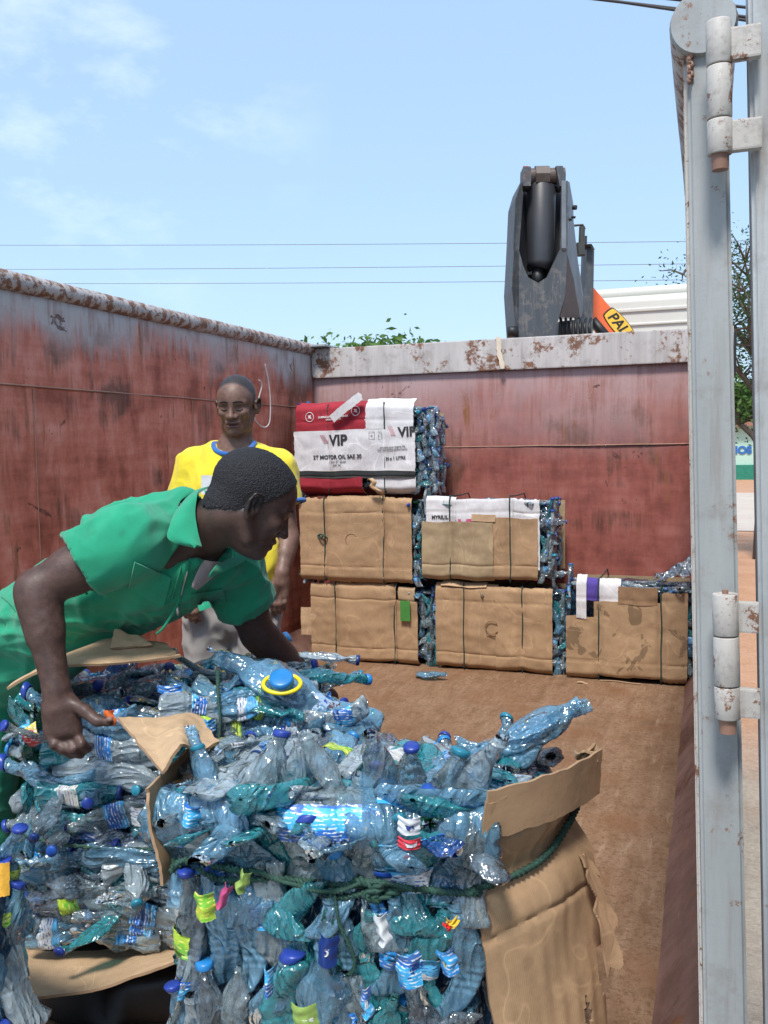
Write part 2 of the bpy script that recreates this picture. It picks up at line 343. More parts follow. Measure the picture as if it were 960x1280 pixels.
for j in range(n):
    for i in range(n): a = j*(n+1)+i; F.append((a, a+1, a+n+2, a+n+1))
tag(mkobj('rubble_verge', V, F, M['gravel']), kind='structure')
# ------------------------------------------------------------------ the open container
XL, XR, YF, YN, RIM = -2.70, .012, 6.0, 1.45, 2.155
skip = thing('open_container', (-1.3, 3.7, 0), 'long open-topped steel container, rusty red inside, holding the men and the bales', 'container')
MB().box((XL-.05, YN, -.14), (XR+.05, YF+.05, -.004)).build('underframe', M['post'], skip)
# floor: gently dented plate
V = []; F = []; nx, ny = 70, 110
for j in range(ny+1):
    for i in range(nx+1):
        x = XL+.12+(XR-.11-XL-.12)*i/nx; y = YN+(YF-YN-.02)*j/ny
        V.append((x, y, .010*nz3((x, y, 0), 2.2)+.004*nz3((x, y, 4), 9)+.008))
for j in range(ny):
    for i in range(nx): a = j*(nx+1)+i; F.append((a, a+1, a+nx+2, a+nx+1))
mkobj('floor', V, F, M['floor'], skip)
# dented wall plates with real thickness
def plate(name, P0, U, W, nu, nv, out, th, mat, amp, parent, seed):
    V = []; F = []; P0, U, W, out = map(Vector, (P0, U, W, out))
    for s in (0, 1):
        for j in range(nv+1):
            for i in range(nu+1):
                p = P0+U*(i/nu)+W*(j/nv); d = amp*nz3(p, 1.5, seed)+amp*.35*nz3(p, 5, seed)
                V.append(p+out*(s*th)+out*(d if s == 0 else 0))
    m = (nu+1)*(nv+1)
    for j in range(nv):
        for i in range(nu):
            a = j*(nu+1)+i; F.append((a, a+1, a+nu+2, a+nu+1)); F.append((m+a, m+a+nu+1, m+a+nu+2, m+a+1))
    for i in range(nu): F.append((i, m+i, m+i+1, i+1)); a = nv*(nu+1)+i; F.append((a, a+1, m+a+1, m+a))
    for j in range(nv): a = j*(nu+1); F.append((a, a+nu+1, m+a+nu+1, m+a)); b = a+nu; F.append((b, m+b, m+b+nu+1, b+nu+1))
    return mkobj(name, V, F, mat, parent)
sw = plate('side_wall', (XL, YN, .115), (0, YF-YN+.03, 0), (0, 0, RIM-.17), 60, 26, (-1, 0, 0), .03, M['side_wall'], .010, skip, 0)
ew = plate('end_wall', (XL-.03, YF, -.1), (XR-XL+.06, 0, 0), (0, 0, 2.05), 50, 26, (0, 1, 0), .03, M['end_wall'], .008, skip, 5)
rw = plate('side_wall', (XR, YN+.16, .175), (0, YF-YN-.16, 0), (0, 0, RIM-.23), 40, 20, (1, 0, 0), .012, M['side_wall'], .002, skip, 9)
# sloping base strips
def strip(a, b, c, d, name, mat):
    V = []; F = []; nn = 50; a, b, c, d = map(Vector, (a, b, c, d))
    for i in range(nn+1):
        t = i/nn; p = a.lerp(b, t); q = c.lerp(d, t)
        for k in range(5): V.append(p.lerp(q, k/4)+Vector((0, 0, .004*nz3(p+Vector((k, 0, 0)), 3))))
    for i in range(nn):
        for k in range(4): e = i*5+k; F.append((e, e+5, e+6, e+1))
    return mkobj(name, V, F, mat, skip)
strip((XL+.14, YN, -.002), (XL+.14, YF, -.002), (XL-.001, YN, .13), (XL-.001, YF, .13), 'sloping_base', M['ramp'])
strip((XR-.13, YN, -.002), (XR-.13, YF, -.002), (XR+.002, YN, .19), (XR+.002, YF, .19), 'sloping_base', M['ramp'])
def pipe(x, y0, y1, z, r, parent):
    mb = MB(); pts = [(x+.003*nz3((0, y0+(y1-y0)*i/60, 0), 1.3), y0+(y1-y0)*i/60, z+.003*nz3((3, y0+(y1-y0)*i/60, 0), 1.1)) for i in range(61)]
    return mb.tube(pts, r, 20).build('top_pipe', M['pipe'], parent, True)
PC = ony(879, 31, YN)
pp = pipe(XL-.005, YN, YF+.03, RIM-.042, .042, sw); pp2 = pipe(PC.x, YN-.002, YF+.03, PC.z, .048, rw)
for o in (pp, pp2): o.matrix_parent_inverse = Matrix.Translation((1.3, -3.7, 0)) @ Matrix.Identity(4) if False else o.matrix_parent_inverse
def child_fix(o, p):
    o.parent = p; o.matrix_parent_inverse = Matrix.Identity(4)
    if p.parent: o.matrix_parent_inverse = Matrix.Identity(4)
def sub(o, p):                                   # parent to a part whose own mesh is in world coordinates
    o.parent = p; o.matrix_parent_inverse = Matrix.Identity(4); return o
for o in (pp,): sub(o, sw)
sub(pp2, rw)
MB().tube([(PC.x, YN-.003, PC.z), (PC.x, YN-.014, PC.z)], [.0475, .045], 32).build('pipe_end_cap', M['post'], skip, False)
def weld(p0, p1, r, parent, nrm):
    p0, p1 = Vector(p0), Vector(p1); n = 150; pts = []; rr = []
    for i in range(n+1):
        t = i/n; p = p0.lerp(p1, t)+Vector((0, 0, .003*nz3((t*9, 0, 1), 1))); pts.append(p); rr.append(r*(1+.5*nz3((t*140, 2, 0), 1)))
    return sub(MB().tube(pts, rr, 6).build('weld_seam', M['weld'], None, True), parent)
weld((XL+.004, YN, 1.69), (XL+.004, YF, 1.69), .0045, sw, 0); weld((XL, YF-.003, 1.395), (XR, YF-.003, 1.395), .0045, ew, 0)
# vertical weld and seam lines on the side wall
for yy in (3.1, 4.35): weld((XL+.003, yy, .13), (XL+.003, yy, 1.68), .0025, sw, 0)
# top beam on the end wall
V = []; bm = MB()
bm.box((XL+.004, YF-.035, 1.905), (XR-.03, YF+.04, 2.115), bev=.008); bm.build('top_beam', M['beam'], skip)
MB().box((XL+.03, YF-.13, 2.12), (XL+.15, YF+.04, 2.135), bev=.003).build('corner_plate', M['post'], skip)
# peeled strip on the beam
p1, p2 = ony(622, 421, YF-.041), ony(628, 461, YF-.047)
st = MB(); prof = []
for i in range(12):
    t = i/11; c = p1.lerp(p2, t)+Vector((.004*math.sin(t*9), -.006*t, 0)); prof.append(c)
for s, e in ((0, 1),):
    Vv = []
    for i, c in enumerate(prof): ww = .016+.006*nz3((i*.7, 1, 2), 1); Vv += [c+Vector((-ww, 0, 0)), c+Vector((ww, 0, 0)), c+Vector((ww, -.004, 0)), c+Vector((-ww, -.004, 0))]
    Ff = []
    for i in range(11):
        for k in range(4): a = i*4; Ff.append((a+k, a+(k+1) % 4, a+4+(k+1) % 4, a+4+k))
    st.add(Vv, Ff)
st.build('peeling_strip', plain('bare_cream_strip', (.62, .52, .40)), skip)
# near frame post, door edge and hinges
def quadpost(name, tl, tr, bl, br, Y, th, mat, parent, y0=0):
    a, b, c, d = ony(*tl, Y), ony(*tr, Y), ony(*br, Y), ony(*bl, Y)
    bm = bmesh.new(); vs = [bm.verts.new(p) for p in (a, b, c, d)]+[bm.verts.new(p+Vector((0, th, 0))) for p in (a, b, c, d)]
    for f in ((0, 1, 2, 3), (7, 6, 5, 4), (1, 0, 4, 5), (2, 1, 5, 6), (3, 2, 6, 7), (0, 3, 7, 4)): bm.faces.new([vs[i] for i in f])
    bmesh.ops.recalc_face_normals(bm, faces=bm.faces[:])
    bmesh.ops.bevel(bm, geom=bm.edges[:], offset=.006, segments=3, affect='EDGES')
    me = bpy.data.meshes.new(name); bm.to_mesh(me); bm.free(); me.materials.append(mat)
    o = bpy.data.objects.new(name, me); COL.objects.link(o)
    if parent: o.parent = parent; o.matrix_parent_inverse = Matrix.Translation(-Vector(parent.location))
    return o
quadpost('frame_post', (858, 63), (909, 63), (887, 1680), (943, 1680), YN-.004, .085, M['post'], skip)
quadpost('frame_lip', (853, 66), (859.5, 66), (881, 1680), (888.5, 1680), YN+.012, .05, M['hinge'], skip)
dr = quadpost('door_frame', (934, -80), (1012, -80), (964, 1680), (1040, 1680), YN-.03, .09, M['door'], skip)
dp = ony(980, 640, YN)
MB().box((dp.x+.08, YN-1.9, -.05), (dp.x+.11, YN-.04, 2.15), bev=.004).build('door_panel', M['door'], skip)
def hinge(y0, y1, xl, xr, ex):
    hg = thing('h', (0, 0, 0), None, None); bpy.data.objects.remove(hg)
    k = (xl+xr)/2; Y = YN-.055; top = ony(k+ex[0], y0, Y); bot = ony(k+ex[1], y1, Y); r = (ony(xr, (y0+y1)/2, Y)-ony(xl, (y0+y1)/2, Y)).length/2
    d = bot-top; mb = MB(); cuts = [(0, .325), (.335, .72), (.73, .985)]
    for c0, c1 in cuts:
        mb.tube([top+d*c0, top+d*(c0+.008), top+d*(c1-.008), top+d*c1], [r*.95, r, r, r*.95], 24)
    o = mb.build('hinge', M['hinge'], skip, False)
    for p in o.data.polygons: p.use_smooth = len(p.vertices) == 4
    for c0, c1 in ((.06, .30), (.74, .97)):
        q = MB(); a = top+d*c0; b = top+d*c1; R = ony(941, 100, Y+.03)-ony(k, 100, Y+.03)
        q.box((a.x+r*.6, Y-.004, b.z), (a.x+abs(R.x)+.01, Y+.012, a.z), bev=.003)
        lf = q.build('hinge_leaf', M['hinge'], None); sub(lf, o)
    pn = MB().tube([top-d*.03, top+d*.005], r*.25, 12); sub(pn.build('hinge_bolt', M['weld'], None, False), o)
    pn = MB().tube([top+d*.985, top+d*1.10], [r*.72, r*.66], 20)
    sub(pn.build('hinge_pin', M['weld'], None, False), o)
hinge(27, 196, 882, 914, (0, 2)); hinge(742, 900, 891, 924, (-1, 2))
# drips of rust at the weld between pipe and post
mb = MB()
for i in range(10):
    t = i/9; p = ony(862+1.5*math.sin(i*2), 62+t*36, YN-.007); mb.tube([p, p+Vector((.002, -.001, -.008))], .0035, 6)
mb.build('weld_drip', M['weld'], skip, True)
# twisted wire hanging on the wall
pts = [onx(x, y, XL+.02) for x, y in ((331, 455), (336, 480), (338, 505), (337, 527), (332, 534), (325, 532), (319, 525), (318, 517), (321, 505), (324, 495), (327, 483), (326, 477), (323, 475))]
sm = []
for i in range(len(pts)-1):
    for k in range(5):
        t = k/5; p0 = pts[max(0, i-1)]; p1 = pts[i]; p2 = pts[i+1]; p3 = pts[min(len(pts)-1, i+2)]
        sm.append(.5*((2*p1)+(p2-p0)*t+(2*p0-5*p1+4*p2-p3)*t*t+(3*p1-p0-3*p2+p3)*t**3))
tag(MB().tube(sm, .0045, 7).build('hanging_wire', plain('pale_wire', (.62, .58, .56)), None, True), 'thin pale wire loop hanging on the red side wall behind the man in yellow', 'wire')

# ------------------------------------------------------------------ crane truck behind the end wall
D = 8.3
tr = thing('crane_truck', (at(760, 500, 9.5).x, at(760, 500, 9.5).y, GZ), 'cream lorry with a folded slate grey loader crane, standing behind the container end wall', 'truck')
def pz(X, Y, d=D): return at(620+X/5.333, 190+Y/5.333, d)
FW = Vector((CF.x, CF.y, 0)).normalized(); RT = Vector((CR.x, CR.y, 0)).normalized()
mb = MB()
mb.prism([pz(*p) for p in ((150, 1420), (118, 1020), (105, 900), (120, 650), (136, 300), (168, 200), (178, 290), (152, 650), (182, 760), (215, 835), (280, 872), (340, 835), (380, 750), (428, 650), (440, 300), (442, 200), (478, 190), (478, 640), (462, 950), (400, 1180), (370, 1420))], FW*.06)
mb.prism([pz(*p) for p in ((136, 300), (168, 190), (180, 280), (154, 650), (150, 1420), (140, 1420), (106, 900), (120, 650))], FW*.55)
bo = mb.build('crane_bracket', M['steel'], tr)
mb = MB()                                                   # right flank running back
a0 = [pz(466, 190, D-.02), pz(466, 640, D-.02), pz(520, 860, D+.25), pz(560, 1120, D+.5), pz(582, 1060, D+.55), pz(582, 950, D+.55), pz(520, 560, D+.4), pz(515, 340, D+.3), pz(490, 200, D+.1)]
mb.prism(a0, -RT*.04); mb.build('crane_flank', plain('pale_slate_flank', (.16, .18, .20), .45, .1, .3, 4), tr)
mb = MB(); mb.prism([pz(478, 690, D+.02), pz(440, 1100, D+.02), pz(560, 1105, D+.45), pz(535, 900, D+.4)], -RT*.03); mb.build('crane_inner_face', plain('rust_brown_steel', (.07, .045, .04), .6), tr)
MB().tube([pz(302, 225, D+.18), pz(300, 240, D+.18), pz(296, 740, D+.18), pz(288, 782, D+.18)], [.128, .140, .128, .118], 32).build('crane_ram', M['ram'], tr, True)
MB().tube([pz(280, 780, D+.16), pz(275, 900, D+.16)], .055, 20).build('ram_rod', M['black'], tr, True)
MB().box(pz(216, 820, D+.3), pz(250, 795, D+.25), bev=.002).build('ram_fitting', M['white'], tr)
MB().tube([pz(200, 165, D+.12), pz(455, 160, D+.12)], .075, 24).tube([pz(258, 165, D+.11), pz(350, 163, D+.11)], .1, 8).build('crane_pin', plain('worn_pin', (.10, .075, .065), .5), tr)
MB().tube([pz(180, 165, D+.12), pz(212, 165, D+.12)], .095, 24).build('pin_cap', M['redp'], tr)
MB().prism([pz(184, 96), pz(232, 96), pz(236, 140), pz(232, 225), pz(180, 225)], FW*.2).build('pin_lug', M['steel'], tr); MB().prism([pz(400, 92), pz(446, 92), pz(466, 180), pz(450, 235), pz(425, 225)], FW*.2).build('pin_lug', M['steel'], tr)
MB().prism([pz(150, 290, D+.3), pz(150, 1100, D+.3), pz(440, 1100, D+.3), pz(440, 230, D+.3), pz(180, 230, D+.3)], FW*.1).build('crane_back_plate', M['black'], tr)
MB().prism([pz(606, 640, D+.6), pz(655, 645, D+.6), pz(640, 1420, D+.6), pz(575, 1420, D+.6), pz(575, 1150, D+.6), pz(596, 900, D+.6)], FW*.25).build('crane_column', M['steel'], tr)
MB().prism([pz(420, 1130, D+.3), pz(600, 1110, D+.3), pz(600, 1420, D+.3), pz(400, 1420, D+.3)], FW*.4).build('crane_base', M['steel'], tr)
mb = MB()
mb.tube([pz(520, 490, D+.5), pz(578, 486, D+.5), pz(592, 515, D+.5)], .012, 8)
mb.tube([pz(574, 500, D+.5), pz(570, 610, D+.5)], .03, 12); mb.tube([pz(560, 610, D+.5), pz(566, 690, D+.5)], .045, 12)
mb.tube([pz(600, 560, D+.6), pz(598, 640, D+.6)], .012, 8); mb.box(pz(590, 655, D+.75), pz(632, 615, D+.5), bev=.01)
mb.build('crane_valve', plain('grimy_valve', (.05, .05, .045), .5), tr)
for (x, y) in ((520, 370), (490, 450), (512, 435)):
    MB().tube([pz(x-8, y, D+.1), pz(x+16, y, D+.08)], .022 if y < 400 else .012, 12).build('bolt', M['black'], tr)
MB().tube([pz(75, 1200, D), pz(145, 1195, D)], .05, 14).build('hose_coil', M['black'], tr, True)
mb = MB()
for i in range(7): mb.tube([pz(430+i*34, 1110, D+.28), pz(440+i*30, 1160, D+.2), pz(436+i*32, 1230, D+.2)], .014, 8)
mb.build('hydraulic_hose', M['black'], tr, True)
mb = MB(); mb.prism([pz(648, 900, D+.95), pz(915, 1215, D+.95), pz(915, 1420, D+.95), pz(790, 1420, D+.95), pz(640, 1080, D+.95)], FW*.18)
bm_ = mb.build('orange_boom', M['orange'], tr)
MB().tube([pz(640, 1120, D+.9), pz(760, 1260, D+.9)], .05, 12).build('boom_hose', M['black'], tr, True)
bd = (pz(915, 1215)-pz(648, 900)).normalized(); bc = pz(822, 1152, D+.94); bu = (pz(915, 1100)-pz(880, 1150)).normalized()
bu = bd.cross(FW).normalized(); bu = bu if bu.z > 0 else -bu
ov = [bc+bd*(max(-1, min(1, 1.5*math.cos(t)))*.165+ .03*math.cos(t))+bu*.085*math.sin(t) for t in [2*math.pi*i/40 for i in range(40)]]
ov2 = [bc+(p-bc)*.92-FW*.004 for p in ov]
pl = MB().prism(ov, FW*.008).build('sign_rim', M['ink'], None); sub(pl, bm_); pl.matrix_parent_inverse = Matrix.Identity(4)
pl = MB().prism(ov2, FW*.004).build('sign_plate', M['yellow_sign'], None); sub(pl, bm_)
tt = text('PALFI', .145, bc-FW*.006+bd*.03, bd, bu, M['ink'], None, 'sign_lettering', .001, .003, .2); sub(tt, bm_)
# cab (rear corner seen): box with ribs, roof fairing, mirror
cb0 = at(700, 420, 10.2); 
def cabbox(px0, px1, py0, zb, d0, d1, bev):
    A = at(px0, py0, d0); B = ony(px1, py0, A.y); wdt = B.x-A.x; mtx = Matrix.Translation(A)
    return MB().box((0, 0, zb-A.z), (wdt, d1-d0, 0), bev=bev, mat=mtx), A, wdt, mtx
mb, A, wdt, mtx = cabbox(682, 903, 376, .75, 10.2, 12.1, .09); cab = mb.build('cab', M['cream'], tr, True)
q = MB().box((.05, .25, 0), (wdt-.12, 1.7, .13), bev=.06, mat=mtx); sub(q.build('cab_roof', M['cream'], None, True), cab)
q = MB()
for (x0, x1, z0, z1) in ((.15, wdt-.2, -.19, -.15), (.15, wdt-.2, -.34, -.31), (.7, 1.55, -.62, -.40), (.15, .62, -.62, -.40), (1.65, 2.0, -.62, -.40)):
    q.box((x0, -.018, z0), (x1, .004, z1), bev=.008, mat=mtx)
sub(q.build('cab_rib', M['cream'], None, True), cab)
q = MB().box((wdt*.3, -.012, -1.15), (wdt*.7, .004, -.72), bev=.006, mat=mtx); sub(q.build('rear_window', M['glass'], None), cab)
MB().box(at(851, 400, 9.9), at(858, 380, 9.8)+Vector((0, 0, 0)), bev=.004).build('work_lamp', M['ram'], tr)
mA = at(917, 442, 10.6); MB().box((mA.x-.04, mA.y-.08, mA.z-.27), (mA.x+.03, mA.y+.14, mA.z+.27), bev=.03).tube([mA+Vector((0, 0, .2)), mA+Vector((-.25, .05, .24))], .015, 8).build('side_mirror', M['black'], tr, True)
dd = 8.0; mb = MB().box((-.05, -2.4, .45-A.z), (.10, 1.8, .62-A.z), mat=mtx @ Matrix.Translation((wdt*.3, 0, 0))).box((-.05, -2.4, .45-A.z), (.10, 1.8, .62-A.z), mat=mtx @ Matrix.Translation((wdt*.7, 0, 0)))
mb.box((.3, -2.3, .62-A.z), (wdt-.6, -.1, .85-A.z), mat=mtx)
mb.build('chassis', M['steel'], tr)
XX = Vector((1, 0, 0))
def wheel(x, y):
    c = mtx @ Vector((x, y, 0)); c.z = GZ+.5
    w_ = MB().tube([c-XX*.15, c-XX*.11, c+XX*.11, c+XX*.15], [.44, .5, .5, .44], 32).build('wheel', M['black'], tr, False)
    sub(MB().tube([c-XX*.16, c+XX*.16], .25, 20).build('rim', M['cream'], None), w_)
for x in (.2, wdt-.3):
    for y in (-1.9, 1.2): wheel(x, y)
# ------------------------------------------------------------------ things beyond
# green building with lettering, seen through the slit
g = ony(926, 560, 40); bz0 = GZ; gx = g.x
bl = thing('roadside_building', (gx, 40, GZ), 'pale green roadside building with blue lettering beyond the road', 'building')
MB().box((gx-3, 40, bz0), (gx+4, 45, 1.95)).build('wall', plain('pale_mint_wall', (.42, .62, .52), .8, 0, .06), bl)
MB().box((gx-3.3, 39.6, 1.95), (gx+4.3, 45.3, 2.12)).build('roof', plain('rusty_roof_sheet', (.28, .14, .10), .7), bl)
MB().box((gx-3, 39.9, bz0), (gx+4, 39.985, .35)).build('wall_base', plain('green_plinth', (.02, .20, .13), .8), bl)
text('HOS', .42, (ony(926, 560, 39.97).x, 39.97, .95), (1, 0, 0), (0, 0, 1), plain('blue_lettering_paint', (.02, .13, .42), .7), bl, 'wall_lettering', .01, .02)
def leafy(name, base, h, cr, nl, leaf, mat, tmat, label, limbs=7, spread=1.0, droop=0, seed=1, thin=False):
    rd = random.Random(seed); t = thing(name, base, label, 'tree'); base = Vector(base); mb = MB()
    top = base+Vector((0, 0, h*.55)); mb.tube([base, base.lerp(top, .5)+Vector((.06*h*.1, 0, 0)), top], [h*.022, h*.017, h*.012], 10)
    tips = []
    for i in range(limbs):
        az = i*2.4+rd.random(); z0 = h*(.25+.35*i/limbs); p = base+Vector((0, 0, z0)); ln = cr*(.6+.5*rd.random()); el = .5+.5*rd.random()
        seg = [p]
        for k in range(5):
            d = Vector((math.cos(az)*math.cos(el), math.sin(az)*math.cos(el), math.sin(el)))+Vector((rd.uniform(-.3, .3), rd.uniform(-.3, .3), rd.uniform(-.2, .3)))
            seg.append(seg[-1]+d.normalized()*ln*.28*spread)
        mb.tube(seg, [h*.010*(1-.17*k) for k in range(6)], 7); tips += seg[2:]
        for s in seg[2:]:
            for _ in range(3):
                e = s+Vector((rd.uniform(-1, 1), rd.uniform(-1, 1), rd.uniform(-.3, .9)))*cr*.32
                mb.tube([s, s.lerp(e, .5)+Vector((0, 0, .04)), e], [h*.003, h*.002, h*.001], 5); tips += [s.lerp(e, .6), e]
    mb.build('trunk', tmat, t, True)
    V = []; F = []
    for i in range(nl):
        s = tips[rd.randrange(len(tips))]; r = cr*(.10 if thin else .22); p = s+Vector((rd.gauss(0, r), rd.gauss(0, r), rd.gauss(0, r)-droop*abs(rd.gauss(0, 1))))
        a = Vector((rd.gauss(0, 1), rd.gauss(0, 1), rd.gauss(0, .6))).normalized(); b = a.orthogonal().normalized(); b.rotate(Matrix.Rotation(rd.random()*6.28, 3, a)); l = leaf*(.6+.8*rd.random())
        k = len(V); V += [p-a*l, p+b*l*.38, p+a*l, p-b*l*.38]; F.append((k, k+1, k+2, k+3))
    mkobj('crown', V, F, mat, t, False); return t
def m_leaf(name, c1, c2):
    a = N(name); g = a.n('NewGeometry'); f = a.noise(a.coord(), 1.5, 3); c = a.mix(.5, a.ramp(g.outputs['Random Per Island'], (0, c1), (1, c2)), a.ramp(f, (.35, c1), (.65, c2)))
    d = a.n('BsdfDiffuse'); t = a.n('BsdfTranslucent'); a.set(d.inputs[0], c); a.set(t.inputs[0], c); m = a.n('MixShader'); m.inputs[0].default_value = .35
    a.t.links.new(d.outputs[0], m.inputs[1]); a.t.links.new(t.outputs[0], m.inputs[2]); a.t.links.new(m.outputs[0], a.out.inputs[0]); return a.m
LF1 = m_leaf('fresh_leaf', (.06, .13, .035), (.16, .27, .08)); LF2 = m_leaf('grey_green_leaf', (.035, .07, .03), (.09, .14, .06)); BK = plain('bark', (.12, .095, .075), .9)
b1 = ony(452, 500, 26); leafy('round_tree', (b1.x, 26, GZ), 5.55, 1.5, 22000, .13, LF1, BK, 'bushy green tree whose crown shows just above the container end wall', 11, 1.0, 0, 3)
b2 = ony(512, 500, 27); leafy('round_tree', (b2.x, 27, GZ), 5.45, 1.4, 18000, .13, LF1, BK, 'lower bushy green tree right beside the crown above the end wall', 10, 1.0, 0, 5)
b3 = ony(955, 500, 13.5); t3 = leafy('thorn_tree', (b3.x, 13.5, GZ), 5.5, 1.3, 10000, .028, LF2, BK, 'thin feathery tree seen through the gap beside the grey post', 13, 1.0, .05, 8, True)
b4 = ony(923, 520, 47.5); leafy('garden_tree', (b4.x, 47.5, GZ), 4.2, 1.9, 9000, .16, LF1, BK, 'green tree rising behind the pale green building', 9, 1.0, 0, 9)
# overhead wires
for i, (yl, yr, lab) in enumerate(((303, 298, 'topmost thin overhead wire across the sky'), (334, 325, 'middle thin overhead wire across the sky'), (351, 346, 'lowest thin overhead wire across the sky'))):
    a = ony(-300, yl+2, 30); b = ony(1250, yr-1, 30); pts = [a.lerp(b, k/24)+Vector((0, 0, -.12*(1-(2*k/24-1)**2))) for k in range(25)]
    tag(MB().tube(pts, .011, 6).build('overhead_wire', plain('far_wire_grey', (.20, .24, .30), .6), None, True), lab, 'wire', 'overhead wires across the sky')
for i, (a0, b0, lab) in enumerate((((700, -18), (1010, 20), 'upper thick black cable in the top right corner'), ((700, -10), (1010, 34), 'middle thick black cable in the top right corner'), ((690, -22), (1010, 46), 'lowest thick black cable in the top right corner'))):
    a = ony(a0[0]-300, a0[1]-32, 14); b = ony(b0[0]+200, b0[1]+20, 14); pts = [a.lerp(b, k/20) for k in range(21)]
    tag(MB().tube(pts, .022, 8).build('overhead_cable', M['wire'], None, True), lab, 'cable', 'thick cables above the posts')
# ------------------------------------------------------------------ bottle, cardboard and twine materials
def m_pet(name, tint, body, fac):
    """thin crushed plastic: tinted see-through film, cloudy scuffs and sharp sky reflections"""
    a = N(name); v = a.coord(); g = a.noise(a.coord(scale=(1, 1, .45)), 19, 2, .45, 1.1); g2 = a.noise(a.coord(scale=(1, 1, .6), loc=(3, 1, 2)), 55, 2, .5, .6)
    def ridge(n, k): return a.math('POWER', a.math('SUBTRACT', 1, a.math('MULTIPLY', a.math('ABSOLUTE', a.math('SUBTRACT', n, .5)), k), True), 2.2)
    cre = ridge(g, 3.6); z = a.sep(v)[2]; ribm = a.math('MULTIPLY', a.math('LESS_THAN', a.math('ABSOLUTE', z), .055), a.ramp(a.noise(v, 8, 2), (.45, 0), (.55, .10)))
    h = a.math('ADD', a.math('ADD', cre, a.math('MULTIPLY', ridge(g2, 5), .16)), a.math('MULTIPLY', a.math('SINE', a.math('MULTIPLY', z, 430)), ribm))
    nrm = a.bump(h, 1.0, .0060)
    tr = a.n('BsdfTransparent'); a.set(tr.inputs[0], tint)
    rf = a.n('BsdfRefraction'); a.set(rf.inputs[0], tint); rf.inputs['IOR'].default_value = 1.16; rf.inputs['Roughness'].default_value = .03; a.t.links.new(nrm, rf.inputs['Normal'])
    mt = a.n('MixShader'); mt.inputs[0].default_value = .45; a.t.links.new(tr.outputs[0], mt.inputs[1]); a.t.links.new(rf.outputs[0], mt.inputs[2])
    df = a.n('BsdfDiffuse'); a.set(df.inputs[0], body); a.t.links.new(nrm, df.inputs['Normal'])
    tl = a.n('BsdfTranslucent'); a.set(tl.inputs[0], body)
    m0 = a.n('MixShader'); m0.inputs[0].default_value = .4; a.t.links.new(df.outputs[0], m0.inputs[1]); a.t.links.new(tl.outputs[0], m0.inputs[2])
    lw = a.n('LayerWeight'); lw.inputs['Blend'].default_value = .3
    ff = a.math('ADD', a.ramp(a.noise(v, 14, 4, .7), (.42, max(0, fac-.12)), (.66, min(1, fac+.14))), a.math('ADD', a.math('MULTIPLY', lw.outputs['Facing'], .16), a.math('MULTIPLY', cre, .07)), True)
    m1 = a.n('MixShader'); a.set(m1.inputs[0], ff); a.t.links.new(mt.outputs[0], m1.inputs[1]); a.t.links.new(m0.outputs[0], m1.inputs[2])
    gl = a.n('BsdfGlossy'); gl.inputs['Roughness'].default_value = .11; gl.inputs[0].default_value = (1, 1, 1, 1); a.t.links.new(nrm, gl.inputs['Normal'])
    fr = a.n('Fresnel'); fr.inputs['IOR'].default_value = 1.7; a.t.links.new(nrm, fr.inputs['Normal'])
    m2 = a.n('MixShader'); a.set(m2.inputs[0], a.math('MULTIPLY', fr.outputs[0], 1.3, True)); a.t.links.new(m1.outputs[0], m2.inputs[1]); a.t.links.new(gl.outputs[0], m2.inputs[2])
    a.t.links.new(m2.outputs[0], a.out.inputs[0]); return a.m
PET = [m_pet('clear_plastic', (.90, .97, 1.0), (.66, .88, .98), .24), m_pet('pale_blue_plastic', (.62, .86, 1.0), (.30, .68, .98), .33),
       m_pet('clear_grey_plastic', (.86, .93, .98), (.52, .70, .86), .16), m_pet('teal_plastic', (.26, .76, .82), (.08, .64, .74), .34),
       m_pet('blue_plastic', (.24, .46, .98), (.05, .22, .72), .26), m_pet('green_plastic', (.36, .74, .52), (.07, .34, .18), .22), m_pet('clear_plastic_scuffed', (.80, .90, .98), (.74, .91, 1.0), .46)]
PETW = [9, 8, 5, 6, 2.2, .5, 5]
def m_cap(name, c): return plain(name, c, .32, 0, .1, 30, .05)
CAPS = [m_cap('blue_cap', (.015, .075, .36)), m_cap('navy_cap', (.010, .035, .16)), m_cap('bright_blue_cap', (.02, .20, .52)), m_cap('deep_blue_cap', (.02, .05, .30)), m_cap('teal_cap', (.02, .20, .30))]
def m_label(name, a1, a2, a3, sx=60, sz=14):
    a = N(name); v = a.coord(kind='Object'); z = a.sep(v)[2]; n1 = a.noise(a.coord(scale=(1, 1, 3.2)), sx*1.3, 2, .5); n2 = a.noise(v, sz*1.6, 1, .5)
    band = a.ramp(a.math('SINE', a.math('ADD', a.math('MULTIPLY', z, 105), a.math('MULTIPLY', n2, 5))), (.30, 0.0), (.36, 1.0)); c = a.mix(band, a1, a2)
    line = a.ramp(a.math('SINE', a.math('MULTIPLY', z, 900)), (.1, 0.0), (.3, 1.0)); c = a.mix(a.math('MULTIPLY', a.ramp(n1, (.50, 0.0), (.54, .9)), line), c, a3)
    c = a.mix(a.ramp(a.noise(v, 25, 4, .7), (.5, 0.0), (.72, .5)), c, (.12, .13, .15))
    return a.bsdf(c, .34, 0, a.bump(a.noise(v, 40, 3), .5, .004))
